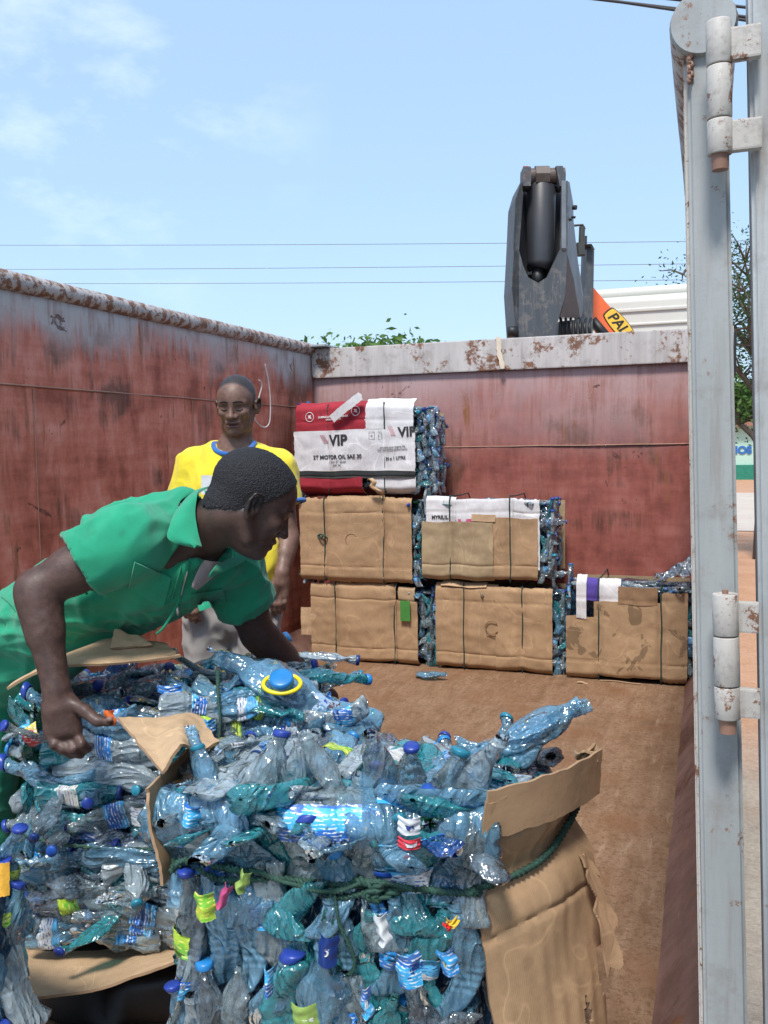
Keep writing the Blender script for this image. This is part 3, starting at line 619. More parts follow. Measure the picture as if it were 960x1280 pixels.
LAB = [m_label('blue_white_label', (.02, .20, .62), (.03, .34, .78), (.75, .82, .86)), m_label('sky_label', (.05, .42, .80), (.02, .14, .50), (.85, .88, .9), 80),
       m_label('white_blue_label', (.75, .78, .80), (.10, .45, .78), (.03, .12, .42), 90, 12), m_label('green_yellow_label', (.20, .52, .05), (.42, .62, .06), (.85, .80, .20)),
       m_label('red_label', (.62, .05, .05), (.70, .55, .10), (.85, .82, .78), 70), m_label('navy_label', (.01, .05, .25), (.02, .12, .45), (.80, .70, .10), 70), m_label('cream_label', (.62, .64, .64), (.62, .60, .52), (.12, .2, .4), 110)]
LABW = [6, 6, 4, 1.3, 1.0, 2.2, 1.2]
def wpick(r, w): return int(np.searchsorted(np.cumsum(w)/np.sum(w), r.random()))
def m_card(name, c=(.40, .265, .155), axis=0, stain=0, dense=1.0):
    a = N(name); v = a.coord(); s = a.n('SeparateXYZ'); a.set(s.inputs[0], v)
    uv = a.n('UVMap'); su = a.sep(uv.outputs[0])
    ribs = a.math('SINE', a.math('MULTIPLY', su[axis], 460*dense)); ribs2 = a.noise(a.coord(scale=(70, 70, 5), kind='UV') if axis == 0 else a.coord(scale=(5, 70, 5), kind='UV'), 1, 4, .7)
    n1 = a.noise(v, 4, 6, .65); n2 = a.noise(v, 45, 4, .7)
    col = a.ramp(a.math('ADD', a.math('MULTIPLY', n1, .6), a.math('MULTIPLY', n2, .4)), (.35, tuple(x*.80 for x in c)), (.52, c), (.68, tuple(min(1, x*1.17) for x in c)))
    col = a.mix(a.math('MULTIPLY', a.math('ADD', ribs, 1), .05), col, tuple(x*.55 for x in c))
    col = a.mix(a.ramp(ribs2, (.55, 0.0), (.8, .28)), col, tuple(min(1, x*1.35) for x in c))
    col = a.mix(a.ramp(a.noise(a.coord(scale=(1, 1, .8), loc=(3, 1, 2)), 9, 3, .5, .5), (.64-.06*stain, 0.0), (.665-.06*stain, .75 if stain else .16)), col, tuple(x*.42 for x in c))
    wn = a.noise(a.coord(loc=(2, 4, 1)), 3.2, 3, .5, .8); wr = a.ramp(a.math('ABSOLUTE', a.math('SUBTRACT', wn, .5)), (.0, 1.0), (.010, 0.0))
    col = a.mix(a.math('MULTIPLY', wr, .38), col, tuple(min(1, x*1.5) for x in c)); n2 = a.math('ADD', n2, a.math('MULTIPLY', wr, .8))
    return a.bsdf(col, .86, 0, a.bump(a.math('ADD', a.math('MULTIPLY', ribs, .10), a.math('MULTIPLY', n2, .6)), .30, .0018), .15)
CARD = m_card('brown_cardboard'); CARD2 = m_card('pale_brown_cardboard', (.50, .35, .215)); CARD_S = m_card('stained_cardboard', (.40, .27, .16), 0, 1); CARD_D = m_card('dark_brown_cardboard', (.27, .17, .10))
CARD_K = m_card('khaki_cardboard', (.38, .29, .18)); CREASE = plain('torn_board_edge', (.34, .22, .13), .9)
PRINT_W = m_card('white_printed_board', (.66, .66, .68)); PRINT_R = m_card('red_printed_board', (.34, .035, .05)); PRINT_K = m_card('dark_printed_board', (.045, .05, .052)); PRINT_B = m_card('violet_printed_board', (.10, .07, .34)); PRINT_P = m_card('pink_printed_board', (.60, .12, .25))
TWINE = plain('green_twine_fibre', (.018, .066, .048), .7, 0, .3, 60, .4); TWINE_D = plain('dark_twine_fibre', (.02, .045, .04), .7, 0, .3, 60, .4)
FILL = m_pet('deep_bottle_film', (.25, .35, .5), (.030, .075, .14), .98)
# ------------------------------------------------------------------ crushed bottle variants
def crushed(seed, nr=34, ns=26, Lb=.23, Rb=.033, hard=1.0):
    r = random.Random(seed); typ = r.randrange(3); flat = r.uniform(.34, .72); bend = r.uniform(-.22, .22)*Lb; bend2 = r.uniform(-.08, .08)*Lb; tw = r.uniform(-.7, .7); o = r.uniform(0, 90)
    amp = Rb*r.uniform(.45, .95)*hard; pinch = r.uniform(.2, .7); pw = r.uniform(0, .5); nrid = r.choice([0, 5, 7, 9])
    pts = [(0, .02), (.004, .7), (.015, .92), (.045, 1), (.66, 1), (.72, .95), (.78, .84), (.84, .66), (.89, .46), (.92, .38), (.93, .37), (.94, .43), (.947, .43), (.955, .36), (1, .36)]
    if typ == 1: pts = [(0, .02), (.004, .7), (.015, .9), (.05, 1), (.28, 1), (.36, .86), (.44, .99), (.6, 1), (.72, .9), (.82, .66), (.9, .42), (.93, .38), (.94, .44), (.948, .44), (.955, .36), (1, .36)]
    tt = np.concatenate([np.linspace(0, .05, 5), np.linspace(.08, .88, nr-14+(12 if ns > 20 else 0)), np.array([.90, .92, .931, .94, .947, .955, .97, .985, 1.0])])
    pr_ = np.interp(tt, [p[0] for p in pts], [p[1] for p in pts])
    def warp(x, y, z, t, q):
        f = flat+(1-flat)*max(0, min(1, (t-.80)/.1)); f = min(1, f+.25*max(0, 1-t/.06)*0)
        x2 = x*(1+.38*(1-f)); y2 = y*f
        if q:
            P = Vector((x*1, y*1, z))
            m = 1-max(0, min(1, (t-.84)/.07))
            n1 = abs(noise.noise(Vector((x/Rb*.70+o, y/Rb*.70, z/Rb*.26)))); n2 = abs(noise.noise(Vector((x/Rb*1.5, y/Rb*1.5+o, z/Rb*.5)))); n3 = noise.noise(Vector((x/Rb*.4-o, y/Rb*.4, z/Rb*.3)))
            k = (-amp*1.25*n1-amp*.42*n2+amp*.5*n3)*m
            k -= Rb*pw*math.exp(-((t-pinch)/.09)**2)
            l = math.hypot(x, y)+1e-6; x2 += x/l*k; y2 += y/l*k*.7
        a = tw*(t-.5); c, s = math.cos(a), math.sin(a); x3, y3 = x2*c-y2*s*.6, x2*s*.5+y2*c
        u = (t-.5)*2
        return (x3+bend*(u*u-.3)+.2*bend*math.sin(u*3), y3+bend2*(u*u-.3), (t-.5)*Lb*(1-.04*abs(bend)/Lb))
    def ring(t, rad, q=True):
        out = []
        for j in range(ns):
            th = 2*math.pi*j/ns; rr = rad*Rb
            if nrid and .10 < t < .64: rr *= 1-.045*(math.sin(t*nrid*4*math.pi) > .2)
            out.append(warp(rr*math.cos(th), rr*math.sin(th), (t-.5)*Lb, t, q))
        return out
    V = []; F = []
    for t, p in zip(tt, pr_): V += ring(t, p)
    n = len(tt)
    for i in range(n-1):
        for j in range(ns): F.append((i*ns+j, i*ns+(j+1) % ns, (i+1)*ns+(j+1) % ns, (i+1)*ns+j))
    # cap
    CV = []; CF_ = []; nc = 20
    for t, rad in ((.957, .45), (.962, .47), (.995, .47), (1.004, .44), (1.005, .02)):
        for j in range(nc):
            th = 2*math.pi*j/nc; rr = rad*Rb*(1+.035*(j % 2)*(rad > .45)); CV.append(warp(rr*math.cos(th), rr*math.sin(th), 0, t, False))
    for i in range(4):
        for j in range(nc): CF_.append((i*nc+j, i*nc+(j+1) % nc, (i+1)*nc+(j+1) % nc, (i+1)*nc+j))
    # label band: follows the crushed body just outside it, with torn ends
    LV = []; LF = []; t0 = r.uniform(.2, .36); t1 = t0+r.uniform(.14, .24); m = 12; a0 = r.uniform(0, 6.28); arc = r.uniform(2.4, 5.6); nn = ns
    for i in range(m+1):
        t = t0+(t1-t0)*i/m; t += .012*math.sin(i*2.0+o)
        for j in range(nn+1):
            th = a0+arc*j/nn+.05*math.sin(i*1.3); rr = Rb*(1.035+.02*noise.noise(Vector((j*.6, i*.6, o))))
            p = warp(rr*math.cos(th), rr*math.sin(th), (t-.5)*Lb, t, True); LV.append(p)
    for i in range(m):
        for j in range(nn): LF.append((i*(nn+1)+j, i*(nn+1)+j+1, (i+1)*(nn+1)+j+1, (i+1)*(nn+1)+j))
    return (np.array(V), F), (np.array(CV), CF_), (np.array(LV), LF), flat
def me_of(name, V, F, mats, midx=None):
    me = bpy.data.meshes.new(name); me.from_pydata([tuple(v) for v in V.tolist()], [], F)
    for m in mats: me.materials.append(m)
    if midx is not None: me.polygons.foreach_set('material_index', np.array(midx, dtype=np.int32))
    me.polygons.foreach_set('use_smooth', np.ones(len(F), dtype=bool)); me.update(); return me
NV = 44; VAR = []; rr_ = random.Random(5)
for i in range(NV):
    big = i % 7 == 0
    b, c, l, fl = crushed(i+11, Lb=.30 if big else rr_.uniform(.19, .25), Rb=.043 if big else rr_.uniform(.029, .036))
    pi_, ci_, li_ = wpick(rr_, PETW), rr_.randrange(len(CAPS)), wpick(rr_, LABW)
    VAR.append(dict(b=b, c=c, l=l, pi=pi_, ci=ci_, li=li_, has_cap=rr_.random() < .5, has_lab=rr_.random() < .5,
        mb=me_of('bottle', b[0], b[1], [PET[pi_]]), mc=me_of('cap', c[0], c[1], [CAPS[ci_]]), ml=me_of('label', l[0], l[1], [LAB[li_]])))
LOW = []
for i in range(22):
    b, c, l, fl = crushed(i+200, 22, 12, Lb=.22, Rb=.034); pi_, ci_, li_ = wpick(rr_, PETW), rr_.randrange(len(CAPS)), wpick(rr_, LABW)
    V = np.concatenate([b[0], c[0], l[0]]); F = list(b[1]); mi = [0]*len(F); k = len(b[0])
    if i % 4: F += [tuple(x+k for x in f) for f in c[1]]; mi += [1]*len(c[1])
    k += len(c[0])
    if i % 2: F += [tuple(x+k for x in f) for f in l[1]]; mi += [2]*len(l[1])
    LOW.append(dict(V=V, F=F, mi=mi, pi=pi_, ci=ci_, li=li_, me=me_of('bottle', V, F, [PET[pi_], CAPS[ci_], LAB[li_]], mi)))
def frame(loc, axis, nrm, s=1.0):
    z = Vector(axis).normalized(); y = Vector(nrm); y = (y-z*y.dot(z)).normalized(); x = y.cross(z)
    return Matrix(((x.x*s, y.x*s, z.x*s, loc[0]), (x.y*s, y.y*s, z.y*s, loc[1]), (x.z*s, y.z*s, z.z*s, loc[2]), (0, 0, 0, 1)))
def put_bottle(parent, Mx, v, cap=None, lab=None):
    P = Matrix.Translation(-Vector(parent.location)); o = bpy.data.objects.new('bottle', v['mb']); COL.objects.link(o); o.parent = parent; o.matrix_local = P @ Mx
    if (v['has_cap'] if cap is None else cap): c = bpy.data.objects.new('cap', v['mc']); COL.objects.link(c); c.parent = o
    if (v['has_lab'] if lab is None else lab): c = bpy.data.objects.new('label', v['ml']); COL.objects.link(c); c.parent = o
    return o
def put_low(parent, Mx, v):
    o = bpy.data.objects.new('bottle', v['me']); COL.objects.link(o); o.parent = parent; o.matrix_local = Matrix.Translation(-Vector(parent.location)) @ Mx; return o
class Pile:                                  # many bottles merged into one mesh (kind = stuff)
    def __init__(s): s.V = []; s.F = []; s.M = []; s.n = 0; s.mats = PET+CAPS+LAB
    def add(s, Mx, v):
        A = np.array(Mx); V = v['V']@A[:3, :3].T+A[:3, 3]; s.V.append(V); b = s.n; mp_ = {0: v['pi'], 1: len(PET)+v['ci'], 2: len(PET)+len(CAPS)+v['li']}
        s.F += [tuple(i+b for i in f) for f in v['F']]; s.M += [mp_[m] for m in v['mi']]; s.n += len(V)
    def build(s, name, parent):
        o = mkobj(name, np.concatenate(s.V), s.F, None, parent, True, s.mats, s.M); o['kind'] = 'stuff'; return o
# ------------------------------------------------------------------ cardboard sheets and twine
def sheet(name, fn, nu, nv, mat, parent, th=.004, rag=.0, seed=0, holes=None, mats=None, matfn=None, label=None, edge=None):
    """fn(u,v) -> point; a bent sheet of board with real thickness and ragged borders"""
    G = np.zeros((nv+1, nu+1, 3)); UV = np.zeros((nv+1, nu+1, 2))
    for j in range(nv+1):
        for i in range(nu+1):
            u, v = i/nu, j/nv
            if rag:
                eu = max(0, 1-min(i, nu-i)/2.5); ev = max(0, 1-min(j, nv-j)/2.5); sg = 1 if i > nu/2 else -1; sv = 1 if j > nv/2 else -1
                u += sg*eu*rag*noise.noise(Vector((v*9+seed, seed, sg)))+sg*eu*rag*.5*noise.noise(Vector((v*31, seed, sg)))
                v += sv*ev*rag*noise.noise(Vector((u*9, seed+5, sv)))+sv*ev*rag*.5*noise.noise(Vector((u*31, seed+5, sv)))
            G[j, i] = fn(u, v); UV[j, i] = (u, v)
    du = np.gradient(G, axis=1); dv = np.gradient(G, axis=0); nn = np.cross(du, dv); nn /= np.linalg.norm(nn, axis=2)[:, :, None]+1e-9
    B = G-nn*th; W = nu+1; n0 = W*(nv+1); V = np.concatenate([G.reshape(-1, 3), B.reshape(-1, 3)]); keep = np.ones((nv, nu), bool)
    if holes:
        for j in range(nv):
            for i in range(nu):
                if holes((i+.5)/nu, (j+.5)/nv): keep[j, i] = False
    F = []; MI = []
    for j in range(nv):
        for i in range(nu):
            if not keep[j, i]: continue
            a = j*W+i; m = matfn((i+.5)/nu, (j+.5)/nv) if matfn else 0
            F += [(a, a+1, a+W+1, a+W), (n0+a, n0+a+W, n0+a+W+1, n0+a+1)]; MI += [m, m]
            for (dj, di, p, q) in ((-1, 0, a, a+1), (1, 0, a+W+1, a+W), (0, -1, a+W, a), (0, 1, a+1, a+W+1)):
                jj, ii = j+dj, i+di
                if not (0 <= jj < nv and 0 <= ii < nu) or not keep[jj, ii]: F.append((q, p, n0+p, n0+q)); MI.append(len(mats) if mats else 1)
    o = mkobj(name, V, F, None, parent, True, (mats or [mat])+[edge or CREASE], MI)
    uvl = o.data.uv_layers.new(name='UVMap'); U2 = np.concatenate([UV.reshape(-1, 2)]*2); li = np.zeros(len(o.data.loops), dtype=np.int32); o.data.loops.foreach_get('vertex_index', li)
    uvl.data.foreach_set('uv', U2[li].ravel())
    try: o.data.set_sharp_from_angle(angle=R_(42))
    except Exception: pass
    if label: o['label'] = label
    return o
def catmull(pts, k=8, closed=False):
    pts = [Vector(p) for p in pts]; n = len(pts); out = []
    for i in range(n if closed else n-1):
        p0, p1, p2, p3 = (pts[(i-1) % n], pts[i], pts[(i+1) % n], pts[(i+2) % n]) if closed else (pts[max(0, i-1)], pts[i], pts[i+1], pts[min(n-1, i+2)])
        for j in range(k):
            t = j/k; out.append(.5*((2*p1)+(p2-p0)*t+(2*p0-5*p1+4*p2-p3)*t*t+(3*p1-p0-3*p2+p3)*t**3))
    if not closed: out.append(pts[-1])
    return out
def rope(name, pts, r, mat, parent, closed=False, turns=40, fray=0, seed=0):
    """two strands twisted round each other"""
    P = [Vector(p) for p in pts]; mb = MB(); n = len(P)
    for s in (0, math.pi):
        out = []
        for i, p in enumerate(P):
            a = P[max(0, i-1)] if not closed else P[i-1]; b = P[min(n-1, i+1)] if not closed else P[(i+1) % n]; t = (b-a).normalized(); x = t.orthogonal().normalized() if abs(t.z) > .9 else t.cross(Vector((0, 0, 1))).normalized(); y = t.cross(x)
            th = 2*math.pi*turns*i/n+s; out.append(p+(x*math.cos(th)+y*math.sin(th))*r*.55)
        mb.tube(out, r*.62, 6, closed=closed)
    return mb.build(name, mat, parent, True)
# ------------------------------------------------------------------ the six small bales stacked against the end wall
def far_bale(px, Yf, dep, label, face, seed, skew=0, twine=(.27, .72), zfix=None, roll=0):
    """px = (xl, yt, xr, yb) of the cardboard front; the bale's own bottles show on its right side and top"""
    xl, yt, xr, yb = px; A = ony(xl, yb, Yf); B = ony(xr, yb, Yf); T = ony((xl+xr)/2, yt, Yf); z0 = (A.z+B.z)/2 if zfix is None else zfix; h = T.z-z0; W_ = B.x-A.x
    t = thing('bottle_bale', (A.x+W_/2, Yf+dep/2, z0), label, 'bale', 'small bales stacked at the end wall'); r = random.Random(seed)
    X0, X1, Y0, Y1, Z0, Z1 = A.x-.02, B.x+face.get('side', .07), Yf+.02, Yf+dep, z0+.012, z0+h-.01
    def bulge(u): return .012*math.sin(math.pi*min(1, max(0, u)))-.022*sum(math.exp(-((u-q)/.035)**2) for q in twine)
    # lumpy dark heart of the bale
    bm = bmesh.new(); bmesh.ops.create_cube(bm, size=1); bmesh.ops.subdivide_edges(bm, edges=bm.edges[:], cuts=11, use_grid_fill=True)
    for v in bm.verts:
        c = v.co.copy(); p = Vector((X0+.05+(c.x+.5)*(X1-X0-.13), Y0+.055+(c.y+.5)*(Y1-Y0-.09), Z0+.03+(c.z+.5)*(Z1-Z0-.10))); k = noise.noise(p*14+Vector((seed, 0, 0))); p += Vector(c)*.05*k; v.co = p
    me = bpy.data.meshes.new('bale_core'); bm.to_mesh(me); bm.free(); me.materials.append(FILL); me.polygons.foreach_set('use_smooth', [True]*len(me.polygons))
    o = bpy.data.objects.new('bale_core', me); COL.objects.link(o); o.parent = t; o.matrix_parent_inverse = Matrix.Translation(-Vector(t.location))
    # bottles: right side, left side, top, front fringes
    def rnd(a=.25): return Vector((r.uniform(-a, a), r.uniform(-a, a), r.uniform(-a, a)))
    ns = 0
    for (y, n) in ((Y0+.02, 1), (Y0+.10, 1), (Y0+.20, .9), (Y0+.30, .7)):
        for k in range(int(h/.070)):
            if ns > 30: break
            p = Vector((X1-.045+r.uniform(-.010, .010), y+.03*r.random(), min(Z1-.11, Z0+.05+k*.075+r.uniform(-.02, .02))))
            put_low(t, frame(p, Vector((.06*r.uniform(-1, 1), r.uniform(-.3, .3), 1)) if r.random() < .75 else Vector((0, 1, r.uniform(-.4, .4))), Vector((1, 0, 0))+rnd(), r.uniform(.7, 1.0)), LOW[r.randrange(22)]); ns += 1
    xs_ = B.x+.012
    while xs_ < X1-.01:                                      # bottle ends that show between the board and the bale's corner
        z = Z0+.05
        while z < Z1-.09:
            put_low(t, frame(Vector((xs_+r.uniform(-.012, .012), Y0+.02+r.uniform(-.012, .012), z)), Vector((r.uniform(-.35, .35), .1, 1)) if r.random() < .7 else Vector((1, .2, r.uniform(-.5, .5))), Vector((.3, -1, 0))+rnd(), r.uniform(.55, .85)), LOW[r.randrange(22)]); z += r.uniform(.06, .10)
        xs_ += .042
    for k in range(int(h/.085)):
        for y in (Y0+.03, Y0+.14): put_low(t, frame(Vector((X0+.03, y, Z0+.05+k*.085)), Vector((0, r.uniform(-.3, .3), 1)), Vector((-1, 0, 0))+rnd(), r.uniform(.7, .95)), LOW[r.randrange(22)])
    nt_ = int((X1-X0)/.075)
    for row, y in enumerate((Y0+.035, Y0+.12, Y0+.23)):
        for k in range(nt_):
            p = Vector((min(X1-.13, X0+.09+k*.074)+r.uniform(-.015, .015), y+r.uniform(-.02, .02), Z1-.045+r.uniform(-.012, .010)))
            put_low(t, frame(p, Vector((1 if k < nt_-1 else .2, r.uniform(-.8, .8), r.uniform(-.06, .06))), Vector((0, 0, 1))+rnd(), r.uniform(.65, .95)), LOW[r.randrange(22)])
    for k in range(nt_):
        put_low(t, frame(Vector((X0+.06+k*.078, Y0+.03, Z0+.035)), Vector((1, 0, r.uniform(-.1, .1))), Vector((0, -1, 0)), .7), LOW[r.randrange(22)])
    # cardboard fronts
    def front(u0, u1, v0, v1, off, lean=0, ed=seed):
        def fn(u, v):
            uu = u0+(u1-u0)*u; vv = v0+(v1-v0)*v; x = A.x+W_*uu+skew*(vv-.5); z = z0+h*vv
            y = Yf-off-bulge(uu)*(.5+.5*math.sin(math.pi*min(1, max(0, vv))))+.008*noise.noise(Vector((uu*3.1+ed, vv*3.1, 0)))+.004*noise.noise(Vector((uu*11, vv*11, ed)))
            for g_ in (.18, .80): y += .0045*math.exp(-((vv-g_)/.010)**2)
            e = max(0, abs(vv-.5)*2-.86)/.14; y += .035*e*e
            z += .010*noise.noise(Vector((uu*5, ed, vv)))
            return (x, y+lean*vv, z)
        return fn
    for pc in face['pieces']:
        u0, u1, v0, v1, off, mat = pc[:6]
        sheet('cardboard_front' if len(pc) < 7 else pc[6], front(u0, u1, v0, v1, off, 0, seed+off*100), max(14, int(80*(u1-u0))), max(10, int(56*(v1-v0))), mat, t, .005, .0055/max(.2, (u1-u0)), seed+int(u0*10)*3, pc[8] if len(pc) > 8 else None, label=pc[7] if len(pc) > 7 else None)
    sheet('cardboard_back', lambda u, v: (X0+.02+(X1-X0-.12+face.get('back', 0))*u, Y1+.01*math.sin(u*3), Z0+.01+(Z1-Z0-.06)*v), 8, 8, CARD_K, t, .005)
    for q in twine:
        pts = []
        for k in range(41):
            v = k/40; f = front(q, q+1e-4, 0, 1, .012)(0, v); jx = .006*noise.noise(Vector((v*3, q*9, seed))); pts.append(Vector((f[0]+jx, min(f[1], Yf+.0)-.003, f[2]-.002)))
        top = pts[-1]; bot = pts[0]; pts += [Vector((top.x, Yf+.012, z0+h-.004)), Vector((top.x, Y0+.09, z0+h-.010)), Vector((top.x, Y0+.25, z0+h-.014)), Vector((top.x, Y1-.05, z0+h-.012)), Vector((top.x, Y1+.012, Z1-.05)), Vector((top.x, Y1+.014, Z0+.05)), Vector((bot.x, Y1-.05, Z0-.004)), Vector((bot.x, Y0+.05, Z0-.006))]
        MB().tube(pts, .0042, 7, closed=True).build('twine', TWINE_D, t, True)
    return t, front, A, W_, z0, h
def dent(t, front, uu, vv, r_=.04):                 # pressed finger hole in the board
    c = Vector(front(uu, uu+1e-4, vv, vv+1e-4, .014)(0, 0)); mb = MB(); pts = [c+Vector((r_*math.cos(a), -.001, r_*math.sin(a))) for a in [2*math.pi*i/22*.86+.6 for i in range(22)]]
    mb.tube(pts, .0028, 5); mb.tube([c+Vector((-r_*.9, 0, -r_*1.1)), c+Vector((r_*.6, -.001, -r_*1.35))], .002, 5); return mb.build('hand_hole', CARD_D, t, True)
YB = 5.36
# bottom row
t, fr, A, W_, z0, h = far_bale((391, 729, 524, 834), YB, .52, 'brown cardboard bale at floor level in the left corner, with a small green print', dict(side=.13, pieces=[(-.0, .30, -.0, .98, .010, CARD, 'cardboard_front'), (.24, .80, .02, 1.0, .016, CARD), (.80, .995, -.02, .80, .010, CARD, 'cardboard_front'), (-.10, .06, .30, .66, .006, CARD2, 'cardboard_tab'), (.82, .97, .80, .97, .004, CARD2, 'cardboard_tab')]), 11, twine=(.235, .785), zfix=.015)
g0 = fr(.90, .901, .70, .701, .03)(0, 0); MB().box((g0[0]-.035, g0[1]-.004, g0[2]-.07), (g0[0]+.03, g0[1], g0[2]+.06), bev=.001).build('printed_patch', plain('green_print', (.05, .22, .04), .7), t)
t, fr, A, W_, z0, h = far_bale((546, 731, 691, 838), YB, .52, 'brown cardboard bale at floor level, middle one of the bottom three', dict(side=.10, pieces=[(0, .545, 0, 1, .012, CARD), (.53, 1.0, 0, .985, .016, CARD), (.05, .45, .97, 1.02, .03, CARD2, 'cardboard_tab')]), 12, twine=(.245, .75), zfix=.015)
dent(t, fr, .50, .52)
def blot(fr, t, uu, vv, a, b, sd):
    c = Vector(fr(uu, uu+1e-4, vv, vv+1e-4, .0205)(0, 0)); pts = [];
    for i in range(26):
        th = 2*math.pi*i/26; k = 1+.45*noise.noise(Vector((math.cos(th)*1.6+sd, math.sin(th)*1.6, sd))); pts.append(c+Vector((a*math.cos(th)*k, 0, b*math.sin(th)*k)))
    return pts
t, fr, A, W_, z0, h = far_bale((708, 724, 859, 848), YB-.02, .54, 'oil-stained cardboard bale at floor level beside the grey post, topped with torn printed scraps', dict(side=.10, pieces=[(0, .27, 0, .62, .016, CARD_S), (.24, .80, .03, .78, .014, CARD_S), (.78, 1.0, 0, .88, .012, CARD_S), (.09, .175, .60, 1.02, .020, PRINT_W, 'cardboard_scrap', 'white torn scrap'), (.175, .28, .78, 1.0, .010, PRINT_B, 'cardboard_scrap', 'violet printed scrap'), (.28, .46, .77, 1.0, .008, PRINT_W, 'cardboard_scrap', 'white torn scrap'), (.44, .76, .76, .93, .018, CARD_D, 'cardboard_scrap', 'dark brown torn scrap')]), 13, twine=(.275, .79), zfix=.015)
# middle row
t, fr, A, W_, z0, h = far_bale((377, 620, 516, 727), YB-.02, .5, 'brown cardboard bale in the middle row, directly under the printed white and red bale', dict(side=.085, pieces=[(0, .30, 0, .97, .010, CARD), (.25, .76, -.02, 1.0, .018, CARD), (.73, 1.0, .01, .985, .012, CARD), (.28, .45, -.05, .01, .026, CARD2, 'cardboard_tab')]), 14, twine=(.225, .75))
dent(t, fr, .48, .50)
rope('twine_knot', catmull([Vector(fr(.23, .231, .52, .521, .03)(0, 0))+Vector(p)*.022 for p in ((0, 0, 0), (-1, -.3, .6), (-2, -.1, .1), (-1, -.5, -.7), (0, -.5, .3), (1, -.2, -.6))], 4), .006, TWINE, t, turns=5)
t, fr, A, W_, z0, h = far_bale((529, 619, 675, 726), YB-.02, .5, 'cardboard bale in the middle row with a white printed band along its top', dict(side=.105, back=.07, pieces=[(0, .62, -.0, .685, .022, CARD_K), (.55, .985, .02, .74, .014, CARD), (.04, .30, .66, .985, .010, PRINT_W, 'cardboard_scrap', 'white printed board'), (.30, .78, .70, .955, .008, PRINT_W, 'cardboard_scrap', 'white printed board'), (.76, 1.0, .15, .96, .006, PRINT_W, 'cardboard_scrap', 'white printed board'), (.32, .74, .655, .735, .012, PRINT_P, 'cardboard_scrap', 'pink printed band'), (.44, .64, .70, .78, .020, CARD2, 'cardboard_scrap', 'torn brown peak')]), 15, twine=(.245, .755))
dent(t, fr, .50, .40)
def fw(fr, uu, vv, off): a = Vector(fr(uu, uu+1e-3, vv, vv+1e-3, off)(0, 0)); return a
def conform(o, fr, off, ed):
    fn = fr(0, 1, 0, 1, off, 0, ed+off*100); y0 = min(v.co.y for v in o.data.vertices)
    for v in o.data.vertices:
        uu = (v.co.x-FB[1].x)/FB[2]; vv = (v.co.z-FB[3])/FB[4]
        v.co.y = fn(uu, vv)[1]-.0045+(v.co.y-y0)
    return o
def ftext(s, size, fr, t, uu, vv, off, mat, bold=0, tilt=0): return conform(text(s, size, (FB[1].x+FB[2]*uu, FB[1].y, FB[3]+FB[4]*vv), (1, 0, tilt), (0, 0, 1), mat, t, 'printed_text', .0004, bold), fr, off, FB[0])
def cpos(fr, uu, vv, off): return Vector(fr(0, 1, 0, 1, off, 0, FB[0]+off*100)(uu, vv))-Vector((0, .0022, 0))
FB = (15, A, W_, z0, h)
INK = plain('printed_black', (.03, .03, .035), .7); PW = plain('printed_white', (.72, .70, .70), .7)
ftext('MYRE,IL', .030, fr, t, .16, .74, .010, INK, .001)
# printed top bale
t, fr, A, W_, z0, h = far_bale((373, 504, 521, 615), YB-.02, .48, 'topmost bale of the stack, wrapped in a white and red printed motor oil carton', dict(side=.115, back=.03, pieces=[
    (0, .60, .64, 1.02, .016, PRINT_R, 'carton_panel', 'dark red printed panel'), (.59, .985, .70, 1.04, .014, PRINT_W, 'carton_panel', 'white printed panel'),
    (-.015, 1.0, .235, .70, .022, PRINT_W, 'carton_panel', 'white panel with black lettering'), (.0, .995, .165, .245, .024, PRINT_K, 'carton_band', 'charcoal stripe'),
    (.03, .565, -.07, .165, .020, PRINT_R, 'carton_panel', 'dark red torn lower panel'), (.66, 1.0, -.02, .17, .018, PRINT_W, 'carton_panel', 'white lower panel')]), 16, skew=0, twine=(.27, .745))
tl = .02; FB = (16, A, W_, z0, h)
ftext('VIP', .092, fr, t, .37, .585, .022, INK, .0035, tl); ftext('VIF', .082, fr, t, .935, .665, .022, INK, .003, .04)
ftext('2T MOTOR OIL SAE 30', .034, fr, t, .36, .40, .022, INK, .001, tl); ftext('2 Star 2T Quali', .020, fr, t, .36, .345, .022, INK, 0, tl); ftext('API TC', .020, fr, t, .36, .305, .022, INK, 0, tl)
ftext('24 x 1 LITRE', .026, fr, t, .84, .38, .022, INK, .0008, .05); ftext('protects your engine life\nfor two stroke performance', .017, fr, t, .82, .49, .022, INK, 0, .04)
for uu in (.655, .71):
    c = cpos(fr, uu, .63, .022); mb = MB(); s_ = .018
    mb.tube([c+Vector(p) for p in ((-s_, 0, -s_*1.3), (s_, 0, -s_*1.3), (s_, 0, s_*1.3), (-s_, 0, s_*1.3))], .0012, 4, closed=True); mb.build('handling_mark', INK, t)
    ftext('+' if uu < .7 else 'i', .03, fr, t, uu, .63, .022, INK)
for uu, sg in ((.27, 1), (.84, 1)):
    c = cpos(fr, uu-.055, .605 if uu < .5 else .68, .022); mb = MB()
    for k in range(3): mb.prism([c+Vector((k*.010, 0, .03)), c+Vector((k*.010+.006, 0, .03)), c+Vector((k*.010+.030, 0, -.025)), c+Vector((k*.010+.024, 0, -.025))], (0, .001, 0))
    conform(mb.build('logo_stripes', plain('faded_pink', (.55, .30, .34), .7), t), fr, .022, 16)
